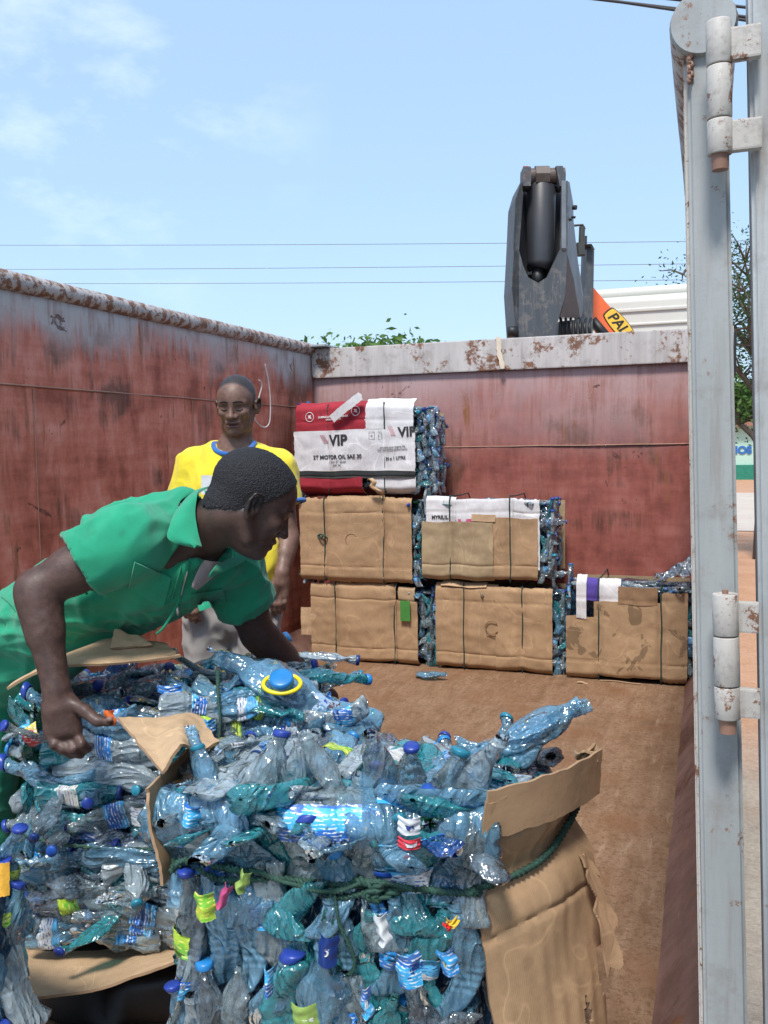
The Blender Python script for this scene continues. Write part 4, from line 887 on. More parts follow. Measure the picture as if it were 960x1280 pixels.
for uu, vv in ((.125, .86), (.52, .90)):
    c = cpos(fr, uu, vv, .016); ring = [c+Vector((.028*math.cos(a), 0, .030*math.sin(a))) for a in [2*math.pi*i/24 for i in range(24)]]
    mb = MB().tube(ring, .0022, 5, closed=True); mb.prism([c+Vector(p)*.02 for p in ((-.7, 0, -.5), (0, 0, -.3), (.7, 0, -.6), (.3, 0, .2), (.6, 0, .7), (-.1, 0, .5), (-.6, 0, .6), (-.3, 0, 0))], (0, -.001, 0)); mb.build('round_emblem', PW, t)
ftext('LUBRICANTS FOR ENGINES', .017, fr, t, .33, .855, .016, PW, .0005, tl); ftext('QUALITY OIL LTD', .014, fr, t, .33, .825, .016, PW, .0005, tl)
c = fw(fr, .46, .95, .035); sheet('torn_strip', lambda u, v: tuple(c+Vector((-.10+.20*v-.03*(u-.5), -.02-.012*math.sin(v*3), -.07+.14*v+.045*(u-.5)))), 5, 14, PRINT_W, t, .004, .05, 3)
sheet('torn_flap', lambda u, v: tuple(fw(fr, .63+.06*v, .15-.17*v, .045)+Vector((.035*u+.012*math.sin(v*9), -.01-.02*math.sin(u*3), 0))), 6, 18, CARD2, t, .004, .06, 5)
# loose pieces on the floor
def place_loose(px, Y, v, label, s=1, ax=(1, .3, .1), z=None):
    p = onz(px[0], px[1], .02 if z is None else z); t = thing('crushed_bottle', p, label, 'bottle')
    o = bpy.data.objects.new('bottle_body', v['mb']); COL.objects.link(o); o.parent = t; o.matrix_local = Matrix.Translation(-p) @ frame(p+Vector((0, 0, .012)), ax, (0, 0, 1), s)
    return t
place_loose((538, 846), 0, VAR[3], 'crushed bottle lying on the floor in front of the gap between two bottom bales', 1.0, (1, -.2, .12)); 
for (x, y, sz, lab) in ((728, 853, .03, 'small torn cardboard scrap on the floor before the oil-stained bale'), (775, 852, .045, 'thin pale straw-like strip on the floor by the oil-stained bale')):
    p = onz(x, y, .016); o = sheet('floor_scrap', lambda u, v: tuple(p+Vector(((u-.5)*sz*(2 if sz < .04 else 5), (v-.5)*sz*(.8 if sz < .04 else .2), .004*math.sin(u*5)))), 6, 4, CARD2, None, .003, .08, 4); tag(o, lab, 'scrap')
# film of clear plastic on the right bale
c = ony(848, 722, YB+.12); t = thing('plastic_film', c, 'clear crumpled plastic film heaped on the oil-stained bale against the post', 'plastic film')
sheet('film', lambda u, v: tuple(c+Vector(((u-.5)*.26+.02*noise.noise(Vector((u*4, v*4, 1))), (v-.5)*.16, .135*max(0, 1-abs(u-.8)*1.3)*(1-abs(v-.5)*1.6)+.03*noise.noise(Vector((u*7, v*7, 0)))))), 26, 16, PET[2], t, .002, .05, 2)
# ------------------------------------------------------------------ the two big bales in front
def prism_core(name, foot, z0, z1, inset, parent, mat, seed, pinch=None):
    c = sum((Vector(p) for p in foot), Vector((0, 0)))/len(foot); bm = bmesh.new(); n = 60; m = 22; ring = []
    cl = catmull([Vector((p[0], p[1], 0)) for p in foot], 10, True); L_ = len(cl)
    V = []; F = []
    for j in range(m+1):
        t = j/m; z = z0+(z1-z0)*t; e = 1-.10*(abs(2*t-1)**6)
        for i in range(n):
            p = cl[int(i/n*L_)]; q = Vector((p.x, p.y, 0)); d = (q-Vector((c.x, c.y, 0))); d = d*(e*(1-inset/d.length)); k = 1
            if pinch: k -= .05*math.exp(-((z-pinch)/.05)**2)
            P = Vector((c.x, c.y, z))+d*k; P += d.normalized()*.02*noise.noise(P*9+Vector((seed, 0, 0))); V.append(P)
    for j in range(m):
        for i in range(n): F.append((j*n+i, j*n+(i+1) % n, (j+1)*n+(i+1) % n, (j+1)*n+i))
    k = len(V); V += [Vector((c.x, c.y, z1)), Vector((c.x, c.y, z0))]
    for i in range(n): F.append((m*n+i, m*n+(i+1) % n, k)); F.append(((i+1) % n, i, k+1))
    return mkobj(name, V, F, mat, parent)
def xy(px, py, d): p = at(px, py, d); return Vector((p.x, p.y, 0))
# ---- near bale: bottles upright, sheet of cardboard on its right
ZT, ZP = .80, .625
A_, B_, C_, D_, E_ = xy(212, 970, 1.68), xy(606, 985, 1.60), xy(742, 950, 1.77), xy(700, 915, 2.02), xy(290, 905, 2.06)
cen = (A_+B_+C_+D_+E_)/5
nb = thing('bottle_bale', (cen.x, cen.y, .01), 'biggest nearest bale of upright crushed bottles, green rope round it, cardboard on its right', 'bale')
prism_core('bale_core', [p.xy for p in (A_, B_, C_, D_, E_)], .01, ZT-.07, .085, nb, FILL, 2, ZP)
rb = random.Random(77)
def rv(a): return Vector((rb.uniform(-a, a), rb.uniform(-a, a), rb.uniform(-a, a)))
fdir = (B_-A_).normalized(); fn_ = Vector((fdir.y, -fdir.x, 0)); 
if fn_.y > 0: fn_ = -fn_
WF = (B_-A_).length; UP = Vector((0, 0, 1))
pile = Pile()
def fpos(s, z, off=0):                            # a point on the bale's front, pinched where the rope runs
    pn = -.045*math.exp(-((z-ZP)/.055)**2)+.018*math.sin(math.pi*min(1, max(0, s/WF)))+.015*math.sin(z*9)
    return A_+fdir*s+fn_*(pn+off)+UP*z
# deep layer (stuff)
for z in np.arange(.06, .78, .10):
    for s in np.arange(.02, WF, .055):
        pile.add(frame(fpos(s+rb.uniform(-.02, .02), z+rb.uniform(-.03, .03), -.085+rb.uniform(-.02, .01)), UP+rv(.35), fn_+rv(.4), rb.uniform(.9, 1.15)), LOW[rb.randrange(22)])
for i in range(9):
    for j in range(7):
        p = A_.lerp(B_, (i+.5)/9).lerp(E_.lerp(D_, (i+.5)/9), (j+.5)/7)+UP*(ZT-.085+rb.uniform(-.02, .01)); pile.add(frame(p, Vector((-.1, 1, 0))+rv(.5), UP+rv(.4), rb.uniform(.9, 1.15)), LOW[rb.randrange(22)])
for j in range(5):                                # hidden flanks
    for z in np.arange(.08, .62, .11):
        p = A_.lerp(E_, (j+.3)/5); n_ = Vector((-1, .2, 0)).normalized(); pile.add(frame(p-n_*.03+UP*z, UP+rv(.3), n_+rv(.3), 1), LOW[rb.randrange(22)])
        p = E_.lerp(D_, (j+.5)/5); n_ = Vector((0, 1, 0)); pile.add(frame(p-n_*.03+UP*z, UP+rv(.3), n_+rv(.3), 1), LOW[rb.randrange(22)])
        p = C_.lerp(D_, (j+.5)/5); n_ = Vector((1, .2, 0)).normalized(); pile.add(frame(p-n_*.05+UP*z, UP+rv(.3), n_+rv(.3), 1), LOW[rb.randrange(22)])
pile.build('bottle_mass', nb)
cnt_nb = 0
BRIGHT = [i for i in range(NV) if VAR[i]['pi'] in (0, 1, 3, 6)]
def nbput(p, ax, nr, s=1.0, v=None, lab=None, cap=None):
    global cnt_nb
    if cnt_nb >= 99: return None
    cnt_nb += 1; return put_bottle(nb, frame(p, ax, nr, s), VAR[rb.randrange(NV)] if v is None else VAR[v], cap, lab)
# left edge column leaning in at the rope
for z, tl_, of in ((.50, -.16, .0), (.28, -.03, .0)): nbput(fpos(.03, z, of), UP+fdir*(-tl_), fn_-fdir*.5, 1.05)
s = .075; col = 0
while s < WF-.02:
    up_ = Vector((0, 0, 1))
    nbput(fpos(s+.012, .505+rb.uniform(-.03, .03), .004), (up_ if rb.random() < .5 else -up_)+fdir*rb.uniform(-.16, .16)+fn_*.03, fn_+rv(.18), rb.uniform(.95, 1.1))
    nbput(fpos(s-.01, .34+rb.uniform(-.04, .04), .006), (up_ if rb.random() < .6 else -up_)+fdir*rb.uniform(-.16, .16), fn_+rv(.18), rb.uniform(.95, 1.12))
    if col % 2 == 0: nbput(fpos(s, .155+rb.uniform(-.03, .03), .006), up_+fdir*rb.uniform(-.2, .2), fn_+rv(.3), 1.05)
    s += rb.uniform(.052, .062); col += 1
for z, tl_ in ((.17, .05), (.30, -.1), (.42, .12), (.52, -.1)):           # the left flank
    nbput(A_.lerp(E_, .25)+Vector((-.012, 0, z)), UP+rv(.2), Vector((-1, -.3, 0)), 1.1); 
# crushed bottles folded over the top front edge: up the face, round the corner and back along the top
def bent(i_v, s0, t0, sc, tilt, cap=False, yf=.8, off=0):
    v = VAR[i_v]; f = max(0, min(1, s0/WF)); d = (E_.lerp(D_, f)-A_.lerp(B_, f)).normalized(); rr_c = .055; zc = ZT-.035-rr_c
    def path(l, sx):                       # l metres from z = .56 upwards along the surface
        base = A_+fdir*sx; out = .012*math.sin(math.pi*min(1, max(0, sx/WF)))+off; st = zc-.56
        if l < st: return base+fn_*(out-.034*math.exp(-((.56+l-ZP)/.05)**2))+UP*(.56+l), fn_
        a_ = (l-st)/rr_c
        if a_ < math.pi/2: n_ = fn_*math.cos(a_)+UP*math.sin(a_); return base+fn_*(out-rr_c)+UP*zc+n_*rr_c, n_
        return base+fn_*(out-rr_c)+UP*(zc+rr_c)+d*(l-st-rr_c*math.pi/2), UP
    def mp(V):
        out = []
        for x, y, z in V: P, n_ = path(t0+z*sc, s0-x*1.15*sc+tilt*z*abs(sc)); out.append(P+n_*(y*yf*abs(sc)))
        return out
    global cnt_nb; cnt_nb += 1
    o = mkobj('bottle', mp(v['b'][0]), v['b'][1], PET[v['pi']], nb)
    if cap: c = mkobj('cap', mp(v['c'][0]), v['c'][1], CAPS[v['ci']]); c.parent = o
    if v['has_lab']: c = mkobj('label', mp(v['l'][0]), v['l'][1], LAB[v['li']]); c.parent = o
nbt = 13
for i in range(nbt): bent(BRIGHT[rb.randrange(len(BRIGHT))], .02+(WF-.03)*i/(nbt-1)+rb.uniform(-.008, .008), rb.uniform(.15, .23), rb.uniform(1.15, 1.4)*(1 if i % 2 else -1), rb.uniform(-.22, .22), cap=rb.random() < .4, yf=rb.uniform(.5, .8), off=.006*(i % 3)-.006)
for i in range(7): bent(BRIGHT[rb.randrange(len(BRIGHT))], .06+(WF-.10)*i/6+rb.uniform(-.01, .01), rb.uniform(.06, .11), rb.uniform(.95, 1.15), rb.uniform(-.15, .15), cap=i % 2 == 0, yf=.7, off=.008)
# short stubs: bottle ends seen head-on with their caps out
for (sx, z) in ((.18, .62), (.36, .70), (.44, .66), (.50, .735), (.46, .76), (.545, .57), (.30, .49), (.13, .33), (.40, .37), (.56, .40), (.24, .27)):
    nbput(fpos(sx*WF/.61, z, -.088), fn_+rv(.3), UP+rv(.3), .85, cap=z > .6, lab=False)
# the ones folded over the top edge and lying on top
nt_ = 11
for i in range(nt_):
    f = (i+.4)/nt_; p = A_.lerp(B_, f); q = E_.lerp(D_, f); d = (q-p).normalized()
    nbput(p+d*.115+UP*(ZT-.045+rb.uniform(-.006, .012)), d-UP*.10+fdir*rb.uniform(-.18, .18), UP-d*.2+rv(.15), rb.uniform(1.0, 1.25), v=BRIGHT[rb.randrange(len(BRIGHT))])
    nbput(p+d*.21+UP*(ZT-.03+rb.uniform(-.01, .015)), (d if rb.random() < .5 else -d)+fdir*rb.uniform(-.25, .25), UP+rv(.2), rb.uniform(.9, 1.1), v=BRIGHT[rb.randrange(len(BRIGHT))])
    if i % 2: nbput(p+d*.34+UP*(ZT-.04+rb.uniform(-.01, .01)), d+fdir*rb.uniform(-1.2, 1.2), UP+rv(.2), 1.0)
# the pale bottle that sticks up at the back right corner
hp = at(650, 915, 1.86); put_bottle(nb, frame(hp, CR*.95+Vector((0, .2, .42)), UP-CR*.4, 1.05), VAR[7], False, False)
hp = at(655, 925, 1.84); put_bottle(nb, frame(hp, CR*.9+UP*.35, Vector((0, -1, 0)), .9), VAR[14], False, False)
# cardboard wall on the right, from corner B round to C
def bulge_r(z): return .016*math.sin((z)*7.5+.6)-.030*math.exp(-((z-ZP)/.045)**2)
rd_ = (C_-B_).normalized(); rn = Vector((rd_.y, -rd_.x, 0)); WR = (C_-B_).length
if rn.y > 0: rn = -rn
def side_fn(u, v):
    z = .0+(ZT+.0)*v; low = max(0, (.60-z)/.6)
    s = -.012+(WR+.02)*u+.062*low*(1-.95*u)
    s *= 1-.12*math.exp(-((z-(ZP-.012+.075*u*u))/.06)**2)
    p = B_+rd_*s+rn*(.012+bulge_r(z-.07*u*u)+.022*math.sin(math.pi*min(1, u))) + UP*z
    for g_ in (.515, .70): p += rn*(-.006*math.exp(-((z-g_-.03*math.sin(u*2.2))/.006)**2))
    p += rn*.008*noise.noise(Vector((u*2.5, z*5, 3)))+rn*.003*noise.noise(Vector((u*14, z*9, 3)))
    return p-(Vector((0, 0, 1))*(.012*(1-u)*(v > .9)))
hole = lambda u, v: (abs(u-.78+.1*(v-.37)) < .045*(1-abs(v-.375)/.06) and abs(v-.375) < .06) or (u > .93 and .40 < v < .52 and noise.noise(Vector((u*20, v*30, 1))) > -.25)
sheet('cardboard_side', side_fn, 46, 100, CARD, nb, .006, .010, 4, hole)
def side_fn2(u, v):
    z = .655+(ZT+.012-.655)*v; s = .02+(WR-.02)*u; lift = .010+.022*(v)
    return B_+rd_*s+rn*(.020+bulge_r(z)+.022*math.sin(math.pi*u)+.004*noise.noise(Vector((u*4, z*9, 8))))+UP*(z+.03*u-.10*(1-v)*(1-u)*.25)
def side_fn3(u, v):                               # folded strip along the top edge
    z = ZT-.085+.092*v+.012*u; s = -.008+(WR+.012)*u
    return B_+rd_*s+rn*(.016-.004*v+bulge_r(z)+.022*math.sin(math.pi*u))+UP*(z+.006*noise.noise(Vector((u*9, 1, v))))
sheet('folded_strip', side_fn3, 34, 10, plain('folded_board_strip', (.33, .21, .12), .88, 0, .2, 8, .3), nb, .005, .012, 6, label='darker folded top strip')
# torn strips
def torn(name, pts, w0, w1, mat, sd, parent, tw=0.0, nrm=None):
    P = catmull(pts, 6); n = len(P)-1
    def fn(u, v):
        i = min(n, int(round(v*n))); p = P[i]; t = (P[min(n, i+1)]-P[max(0, i-1)]).normalized(); side = t.cross(nrm or Vector((0, -1, .1))).normalized(); side.rotate(Matrix.Rotation(tw*v, 3, t))
        w_ = (w0+(w1-w0)*v)*(1+.35*noise.noise(Vector((v*5, sd, 0)))); return p+side*(u-.5)*w_+Vector((0, -1, 0))*.012*math.sin(u*5+v*4)
    return sheet(name, fn, 12, n, mat, parent, .005, .07, sd)
tf = [at(722, 1066, 1.765), at(738, 1076, 1.775), at(783, 1218, 1.71), at(750, 1190, 1.72)]
def flap3(u, v):
    p = tf[0].lerp(tf[1], u).lerp(tf[3].lerp(tf[2], u), v); tail = max(0, v-.8)/.2
    return p+CR*(.016*math.sin(v*3.0)*(1 if u > .3 else .4)-.02*tail*(u-.2))-CU*(.035*tail*math.exp(-((u-.25)/.2)**2))-CF*(.004+.012*abs(u-.45)+.003*math.sin(v*11))+CR*.006*noise.noise(Vector((u*2, v*6, 3)))
sheet('torn_flap', flap3, 20, 40, CARD_D, nb, .005, .05, 21, lambda u, v: v > .12 and (u > .80+.34*noise.noise(Vector((v*5, 1, 2))) or u < .10+.30*noise.noise(Vector((v*6, 7, 2)))))
torn('torn_corner', [at(722, 948, 1.77), at(734, 944, 1.76), at(747, 949, 1.75)], .035, .012, CARD2, 4, nb, 1.2)
torn('torn_corner', [at(731, 950, 1.77), at(740, 940, 1.76), at(746, 934, 1.76)], .02, .008, CARD2, 5, nb, .4)
0 and torn('torn_corner', [at(612, 1150, 1.55), at(626, 1168, 1.54), at(636, 1190, 1.55)], .016, .012, CARD2, 9, nb, .8)
0 and torn('torn_corner', [at(706, 1185, 1.68), at(718, 1205, 1.655), at(716, 1235, 1.67)], .028, .006, CARD2, 10, nb, .5)
# left cardboard sheet and its flap folded out towards the other bale
sheet('cardboard_side', lambda u, v: A_.lerp(E_, u*.8-.02)+Vector((-.022+.004*math.sin(v*8), 0, 0))+Vector((0, -.01, 0))+UP*(.60+(ZT-.615)*v)+Vector((-.02+.030*(1-v), 0, 0)), 20, 20, CARD, nb, .006, .02, 12)
f4 = [at(146, 899, 1.97), at(250, 901, 2.03), at(274, 930, 1.86), at(203, 968, 1.70)]
def flap_fn(u, v):
    a = f4[0].lerp(f4[1], u); b = f4[3].lerp(f4[2], u); p = a.lerp(b, v); k = abs((u-.58)-(v-.5)*-.5)
    return p+UP*(.035*max(0, 1-k*3.2)*(.35+.65*v))+Vector((0, 0, .004*noise.noise(Vector((u*6, v*6, 1)))))
sheet('cardboard_flap', flap_fn, 40, 34, CARD2, nb, .006, .015, 14)
# rope round the bale
rp_ = []
for (px, py) in ((236, 1076), (275, 1084), (320, 1092), (370, 1100), (420, 1106), (470, 1106), (520, 1111), (560, 1115), (598, 1116)): 
    f = (px-212)/(606-212); base = A_.lerp(B_, f); rp_.append(at(px, py, (base-CO).dot(CF)-.040))
rp_ = [at(218, 1082, 1.70)]+rp_
for u in (.0, .12, .25, .4, .55, .7, .85, .97): zz = ZP-.012+.075*u*u; p = side_fn(u, zz/ZT); rp_.append(p+rn*.011)
rp_ += [C_.lerp(D_, .35)+Vector((-.01, 0, ZP+.05)), D_+Vector((-.01, .01, ZP+.03)), E_+Vector((0, .03, ZP)), A_.lerp(E_, .4)+Vector((-.035, 0, ZP))]
loop = catmull(rp_, 12, True)
rope('rope', loop, .0075, TWINE, nb, True, 90)
seg = catmull([p+Vector((0, -.012, -.006+.014*math.sin(i*2.1))) for i, p in enumerate(rp_[0:8])], 12); rope('rope', seg, .0065, TWINE, nb, False, 30)
seg = catmull([p+Vector((0, -.020, .006+.012*math.cos(i*1.9))) for i, p in enumerate(rp_[3:8])], 12); rope('rope', seg, .006, TWINE, nb, False, 22)
kn = rp_[6]; rope('rope_knot', catmull([kn+Vector(p)*.016 for p in ((-3, 0, 0), (-1, -1.4, 1), (1, -1.2, -.9), (-.6, -1.9, -.5), (1.4, -1.3, .9), (0, -1.6, -1), (3, -.3, -.1))], 7), .007, TWINE, nb, False, 9)
kz = rp_[5]
for k_, (dx, dz, ln) in enumerate(((-.02, -.10, .15), (.01, -.17, .25), (.035, -.13, .17))):
    rope('rope_end', catmull([kz+Vector((0, -.012, 0)), kz+Vector((dx*.5, -.030, dz*.4)), kz+Vector((dx*1.3, -.026, dz)), kz+Vector((dx*.4-.01, -.022, dz*1.5)), kz+Vector((dx*1.6, -.02, dz*2.0))], 8), .0045, TWINE, nb, False, 18)
# a few readable scraps of label on the front
def tagl(px, py, d, w_, h_, mat, words, wm, rot=0, size=.018, lab=None):
    c = at(px, py, d+.012); x = fdir.copy(); x.rotate(Matrix.Rotation(R_(rot), 3, fn_)); y = fn_.cross(x)*-1
    if y.z < 0: y = -y
    y = (UP*.0+x.cross(fn_)*-1); y = y if y.z > 0 else -y
    o = sheet('label_scrap', lambda u, v: c+x*(u-.5)*w_+y*(v-.5)*h_+fn_*(.016*math.sin(math.pi*u)+.004*noise.noise(Vector((u*2.5, v*3, px))))+x*(.008*noise.noise(Vector((v*3, px, 1)))), 14, 12, mat, nb, .0008, .02, px, edge=mat)
    if lab: o['label'] = lab
    for i, wd in enumerate(words):
        tt = text(wd, size, c+y*((len(words)/2-.5-i)*size*1.05), x, y, wm, None, 'lettering', .0002, .0008)
        for v in tt.data.vertices:
            uu = (v.co-c).dot(x)/w_+.5; v.co += fn_*(.0155*math.sin(math.pi*min(1, max(0, uu))))
        tt.parent = o
WINK = plain('white_ink', (.75, .77, .8), .5); YINK = plain('yellow_ink', (.8, .6, .05), .5)
L_BLUE = plain('label_blue', (.02, .15, .46), .35, 0, .25, 60); L_SKY = plain('label_sky', (.04, .26, .55), .35, 0, .2, 60); L_GREEN = plain('label_green', (.12, .32, .04), .4, 0, .35, 60); L_NAVY = plain('label_navy', (.01, .04, .22), .35); L_WHITE = plain('label_white', (.66, .70, .74), .4, 0, .1, 60); L_BLUE, L_SKY, L_GREEN = LAB[0], LAB[1], LAB[3]; L_PINK = plain('label_pink', (.55, .08, .22), .4, 0, .3, 50); L_LIME = plain('label_lime', (.28, .42, .10), .35, 0, .2, 50)
tagl(257, 1131, 1.60, .036, .05, L_GREEN, ['', 'POP'], YINK, 2, .014); tagl(410, 1186, 1.56, .034, .055, L_NAVY, ['', 'JOY', ''], WINK, -4, .017)
tagl(511, 1210, 1.55, .042, .062, L_SKY, ['NUTRITION', '|||||||||'], L_NAVY, 8, .009); tagl(512, 1052, 1.57, .040, .018, plain('label_red_band', (.62, .04, .06), .4), ['dasani'], WINK, -3, .011); tagl(512, 1030, 1.57, .040, .03, L_WHITE, ['dla'], L_NAVY, -3, .016)
tagl(478, 1160, 1.56, .022, .055, L_WHITE, [], WINK, 6); tagl(281, 1118, 1.60, .016, .045, L_PINK, [], WINK, -24); tagl(305, 1100, 1.60, .02, .04, L_LIME, [], WINK, -20)
tagl(381, 1268, 1.55, .045, .045, L_LIME, ['', 'APPLE'], WINK, 3, .012)
tagl(458, 1250, 1.55, .018, .055, L_SKY, ['|||'], WINK, 3, .012); tagl(336, 1225, 1.57, .016, .05, L_SKY, ['|||'], WINK, -3, .012); tagl(560, 1200, 1.545, .03, .045, L_BLUE, ['1.5L'], YINK, 14, .010)
tagl(240, 1018, 1.64, .030, .042, L_SKY, ['', 'kid'], WINK, -18, .012); tagl(566, 1150, 1.55, .02, .014, plain('label_yellow', (.85, .55, .04), .4), [], WINK, 20); tagl(560, 1155, 1.55, .012, .012, plain('label_scarlet', (.7, .03, .03), .4), [], WINK, 20)

# ---- left bale: bottles on their sides, cardboard lid and base, lifted by the man in green
Z0L, Z1L = .20, .825
l1, l2, l3, l4, l5 = xy(22, 900, 2.17), xy(250, 900, 2.13), xy(425, 885, 2.24), xy(395, 850, 2.72), xy(88, 835, 2.74)
lc = (l1+l2+l3+l4+l5)/5
lb = thing('bottle_bale', (lc.x, lc.y, Z0L), 'bale of sideways crushed bottles under a cardboard lid, gripped by the man in green', 'bale')
prism_core('bale_core', [p.xy for p in (l1, l2, l3, l4, l5)], Z0L+.02, Z1L-.08, .085, lb, FILL, 6)
ld = (l2-l1).normalized(); ln_ = Vector((ld.y, -ld.x, 0)); ln_ = -ln_ if ln_.y > 0 else ln_; WL = (l2-l1).length
pile = Pile()
for z in np.arange(Z0L+.05, Z1L-.04, .055):
    for s in np.arange(.03, WL+.3, .12): pile.add(frame(l1+ld*s-ln_*(.07+rb.uniform(-.01, .02))+UP*(z+rb.uniform(-.02, .02)), ld*(1 if rb.random() < .5 else -1)+rv(.35), ln_+rv(.4), rb.uniform(.9, 1.1)), LOW[rb.randrange(22)])
for i in range(8):
    for j in range(5):
        p = l1.lerp(l3, (i+.5)/8).lerp(l5.lerp(l4, (i+.5)/8), (j+.5)/5)+UP*(Z1L-.08+rb.uniform(-.02, .01)); pile.add(frame(p, ld+rv(.5), UP+rv(.4), 1), LOW[rb.randrange(22)])
for z in np.arange(Z0L+.05, Z1L-.06, .07):
    for j in range(3):
        for (a, b, n_) in ((l1, l5, Vector((-1, 0, 0))), (l3, l4, Vector((1, 0, 0))), (l5, l4, Vector((0, 1, 0)))): p = a.lerp(b, (j+.5)/3); pile.add(frame(p-n_*.03+UP*z, (b-a).normalized()+rv(.3), n_+rv(.3), 1), LOW[rb.randrange(22)])
pile.build('bottle_mass', lb)
cl_ = 0
def lput(p, ax, nr, s=1.0, v=None, lab=None, cap=None):
    global cl_
    if cl_ >= 99: return
    cl_ += 1; put_bottle(lb, frame(p, ax, nr, s), VAR[rb.randrange(NV)] if v is None else VAR[v], cap, lab)
z = Z0L+.045; row = 0
while z < Z1L-.05:
    s = .10+(row % 2)*.05
    while s < WL+.02:
        bow = .02*math.sin(math.pi*s/WL)+.02*math.sin((z-Z0L)*10); sg = 1 if rb.random() < .5 else -1
        lput(l1+ld*s+ln_*(bow+rb.uniform(-.01, .012)-.015)+UP*(z+rb.uniform(-.012, .012)), ld*sg+UP*rb.uniform(-.22, .22)+ln_*rb.uniform(-.15, .15), ln_+rv(.35), rb.uniform(.95, 1.12)); s += rb.uniform(.12, .16)
    z += .047; row += 1
for (px, py) in ((40, 925), (60, 1015), (110, 1000), (165, 1095), (30, 1090), (190, 985), (115, 1165), (70, 1045)):   # ends seen head-on
    p = at(px, py, 2.10); lput(p-ln_*.02, ln_+rv(.5), UP+rv(.3), .85, cap=True, lab=False)
e3 = (l3-l2).normalized(); n3_ = Vector((e3.y, -e3.x, 0)); n3_ = -n3_ if n3_.y > 0 else n3_
for k in range(16):                               # right part, above the near bale
    f = rb.random(); lput(l2.lerp(l3, f)+n3_*.0+UP*(Z1L-.03-.05*(k % 4)+rb.uniform(-.01, .01)), e3+rv(.35), n3_+UP*.6+rv(.3), rb.uniform(.95, 1.1))
for k in range(18):
    f = rb.random(); g_ = rb.uniform(.05, .8); p = l2.lerp(l3, f).lerp(l5.lerp(l4, .5+.5*f), g_); lput(p+UP*(Z1L-.02+rb.uniform(-.01, .01)), e3+rv(.6), UP+rv(.3), rb.uniform(.95, 1.1))
# big pale bottle with yellow collar and blue cap
bp = at(372, 868, 2.22); o = put_bottle(lb, frame(bp, -CR*.8+UP*.38+CF*.1, UP-CF*.4, 1.5), VAR[7], False, False); o['label'] = 'large pale bottle on top'
cp = at(352, 851, 2.15); ax = (UP*.8-CF*.55).normalized()
MB().tube([cp-ax*.010, cp-ax*.008, cp+ax*.012, cp+ax*.014], [.026, .029, .029, .024], 28).build('bottle_cap', CAPS[2], lb, True)['label'] = 'large bright blue cap'
rg = [cp-ax*.011+(CR*math.cos(a)*.045+(ax.cross(CR))*math.sin(a)*.030) for a in [2*math.pi*i/30 for i in range(30)]]
MB().tube(rg, .0055, 8, closed=True).build('carry_ring', plain('yellow_plastic', (.85, .68, .02), .35, 0, .05), lb, True)
for i, (px, py, w_, h_, mt, rot) in enumerate(((43, 918, .05, .04, 'label_red_white', -60), (180, 1018, .065, .045, 'label_cream', 5), (212, 860, .06, .02, 'b', 3), (262, 1128 if False else 905, .03, .03, 'b', 0))):
    c = at(px, py, 2.12); mat = LAB[4] if i == 0 else LAB[6] if i == 1 else LAB[0]
    x = ld.copy(); x.rotate(Matrix.Rotation(R_(rot), 3, ln_)); y = x.cross(ln_); y = -y if y.z < 0 else y
    sheet('label_scrap', lambda u, v: c+x*(u-.5)*w_+y*(v-.5)*h_+ln_*(.018*math.sin(math.pi*u)+.006*noise.noise(Vector((u*5, v*5, px)))), 14, 12, mat, lb, .0008, .05, px)
oc = at(138, 897, 1.985); sheet('label_scrap', lambda u, v: oc+CR*((u-.5)*.022+.004*math.sin(v*6))+CU*(v-.5)*.034-CF*.008*math.sin(math.pi*u), 10, 12, plain('orange_wrapper', (.80, .16, .04), .35, 0, .4, 70), lb, .001, .06, 6, edge=LAB[4])
# cardboard lid, small upright piece, right lid and sagging base sheet
def quadsheet(name, c4, curve, mat, sd, th=.006, rag=.02, nu=36, nv=20, wob=.01, cs=None):
    def fn(u, v):
        p = c4[0].lerp(c4[1], u).lerp(c4[3].lerp(c4[2], u), v); return p+UP*(curve*math.sin(math.pi*u)+wob*noise.noise(Vector((u*3, v*3, sd)))+(cs(u, v) if cs else 0))
    return sheet(name, fn, nu, nv, mat, lb, th, rag, sd)
quadsheet('cardboard_lid', [at(8, 860, 2.06), at(226, 822, 2.14), at(205, 803, 2.24), at(62, 826, 2.22)], .026, CARD2, 3, cs=lambda u, v: .010*math.sin(u*7)*(1-v))
quadsheet('cardboard_scrap', [at(138, 810, 2.17), at(190, 806, 2.18), at(180, 797, 2.20), at(143, 786, 2.21)], .0, CARD2, 5, nu=14, nv=8, wob=.004)
quadsheet('cardboard_scrap', [at(84, 824, 2.2), at(172, 806, 2.2), at(168, 798, 2.26), at(88, 816, 2.26)], .0, CARD_D, 6, nu=20, nv=8)
quadsheet('cardboard_lid', [at(272, 846, 2.34), at(392, 860, 2.40), at(372, 846, 2.74), at(270, 826, 2.70)], .02, CARD2, 7)
quadsheet('cardboard_base', [at(4, 1248, 2.0), at(222, 1200, 2.04), at(235, 1160, 2.4), at(14, 1160, 2.4)], -.022, CARD2, 8)
rope('twine', catmull([at(272, 838, 2.2), at(273, 870, 2.14), at(275, 905, 2.12), at(270, 960, 2.11), at(262, 1040, 2.11)], 8), .0055, TWINE, lb, False, 16)
rope('twine', catmull([l1+UP*.48-ln_*.0, l1.lerp(l2, .3)+ln_*.035+UP*.475, l1.lerp(l2, .7)+ln_*.035+UP*.47, l2+ln_*.02+UP*.465], 12), .005, TWINE, lb, False, 26)
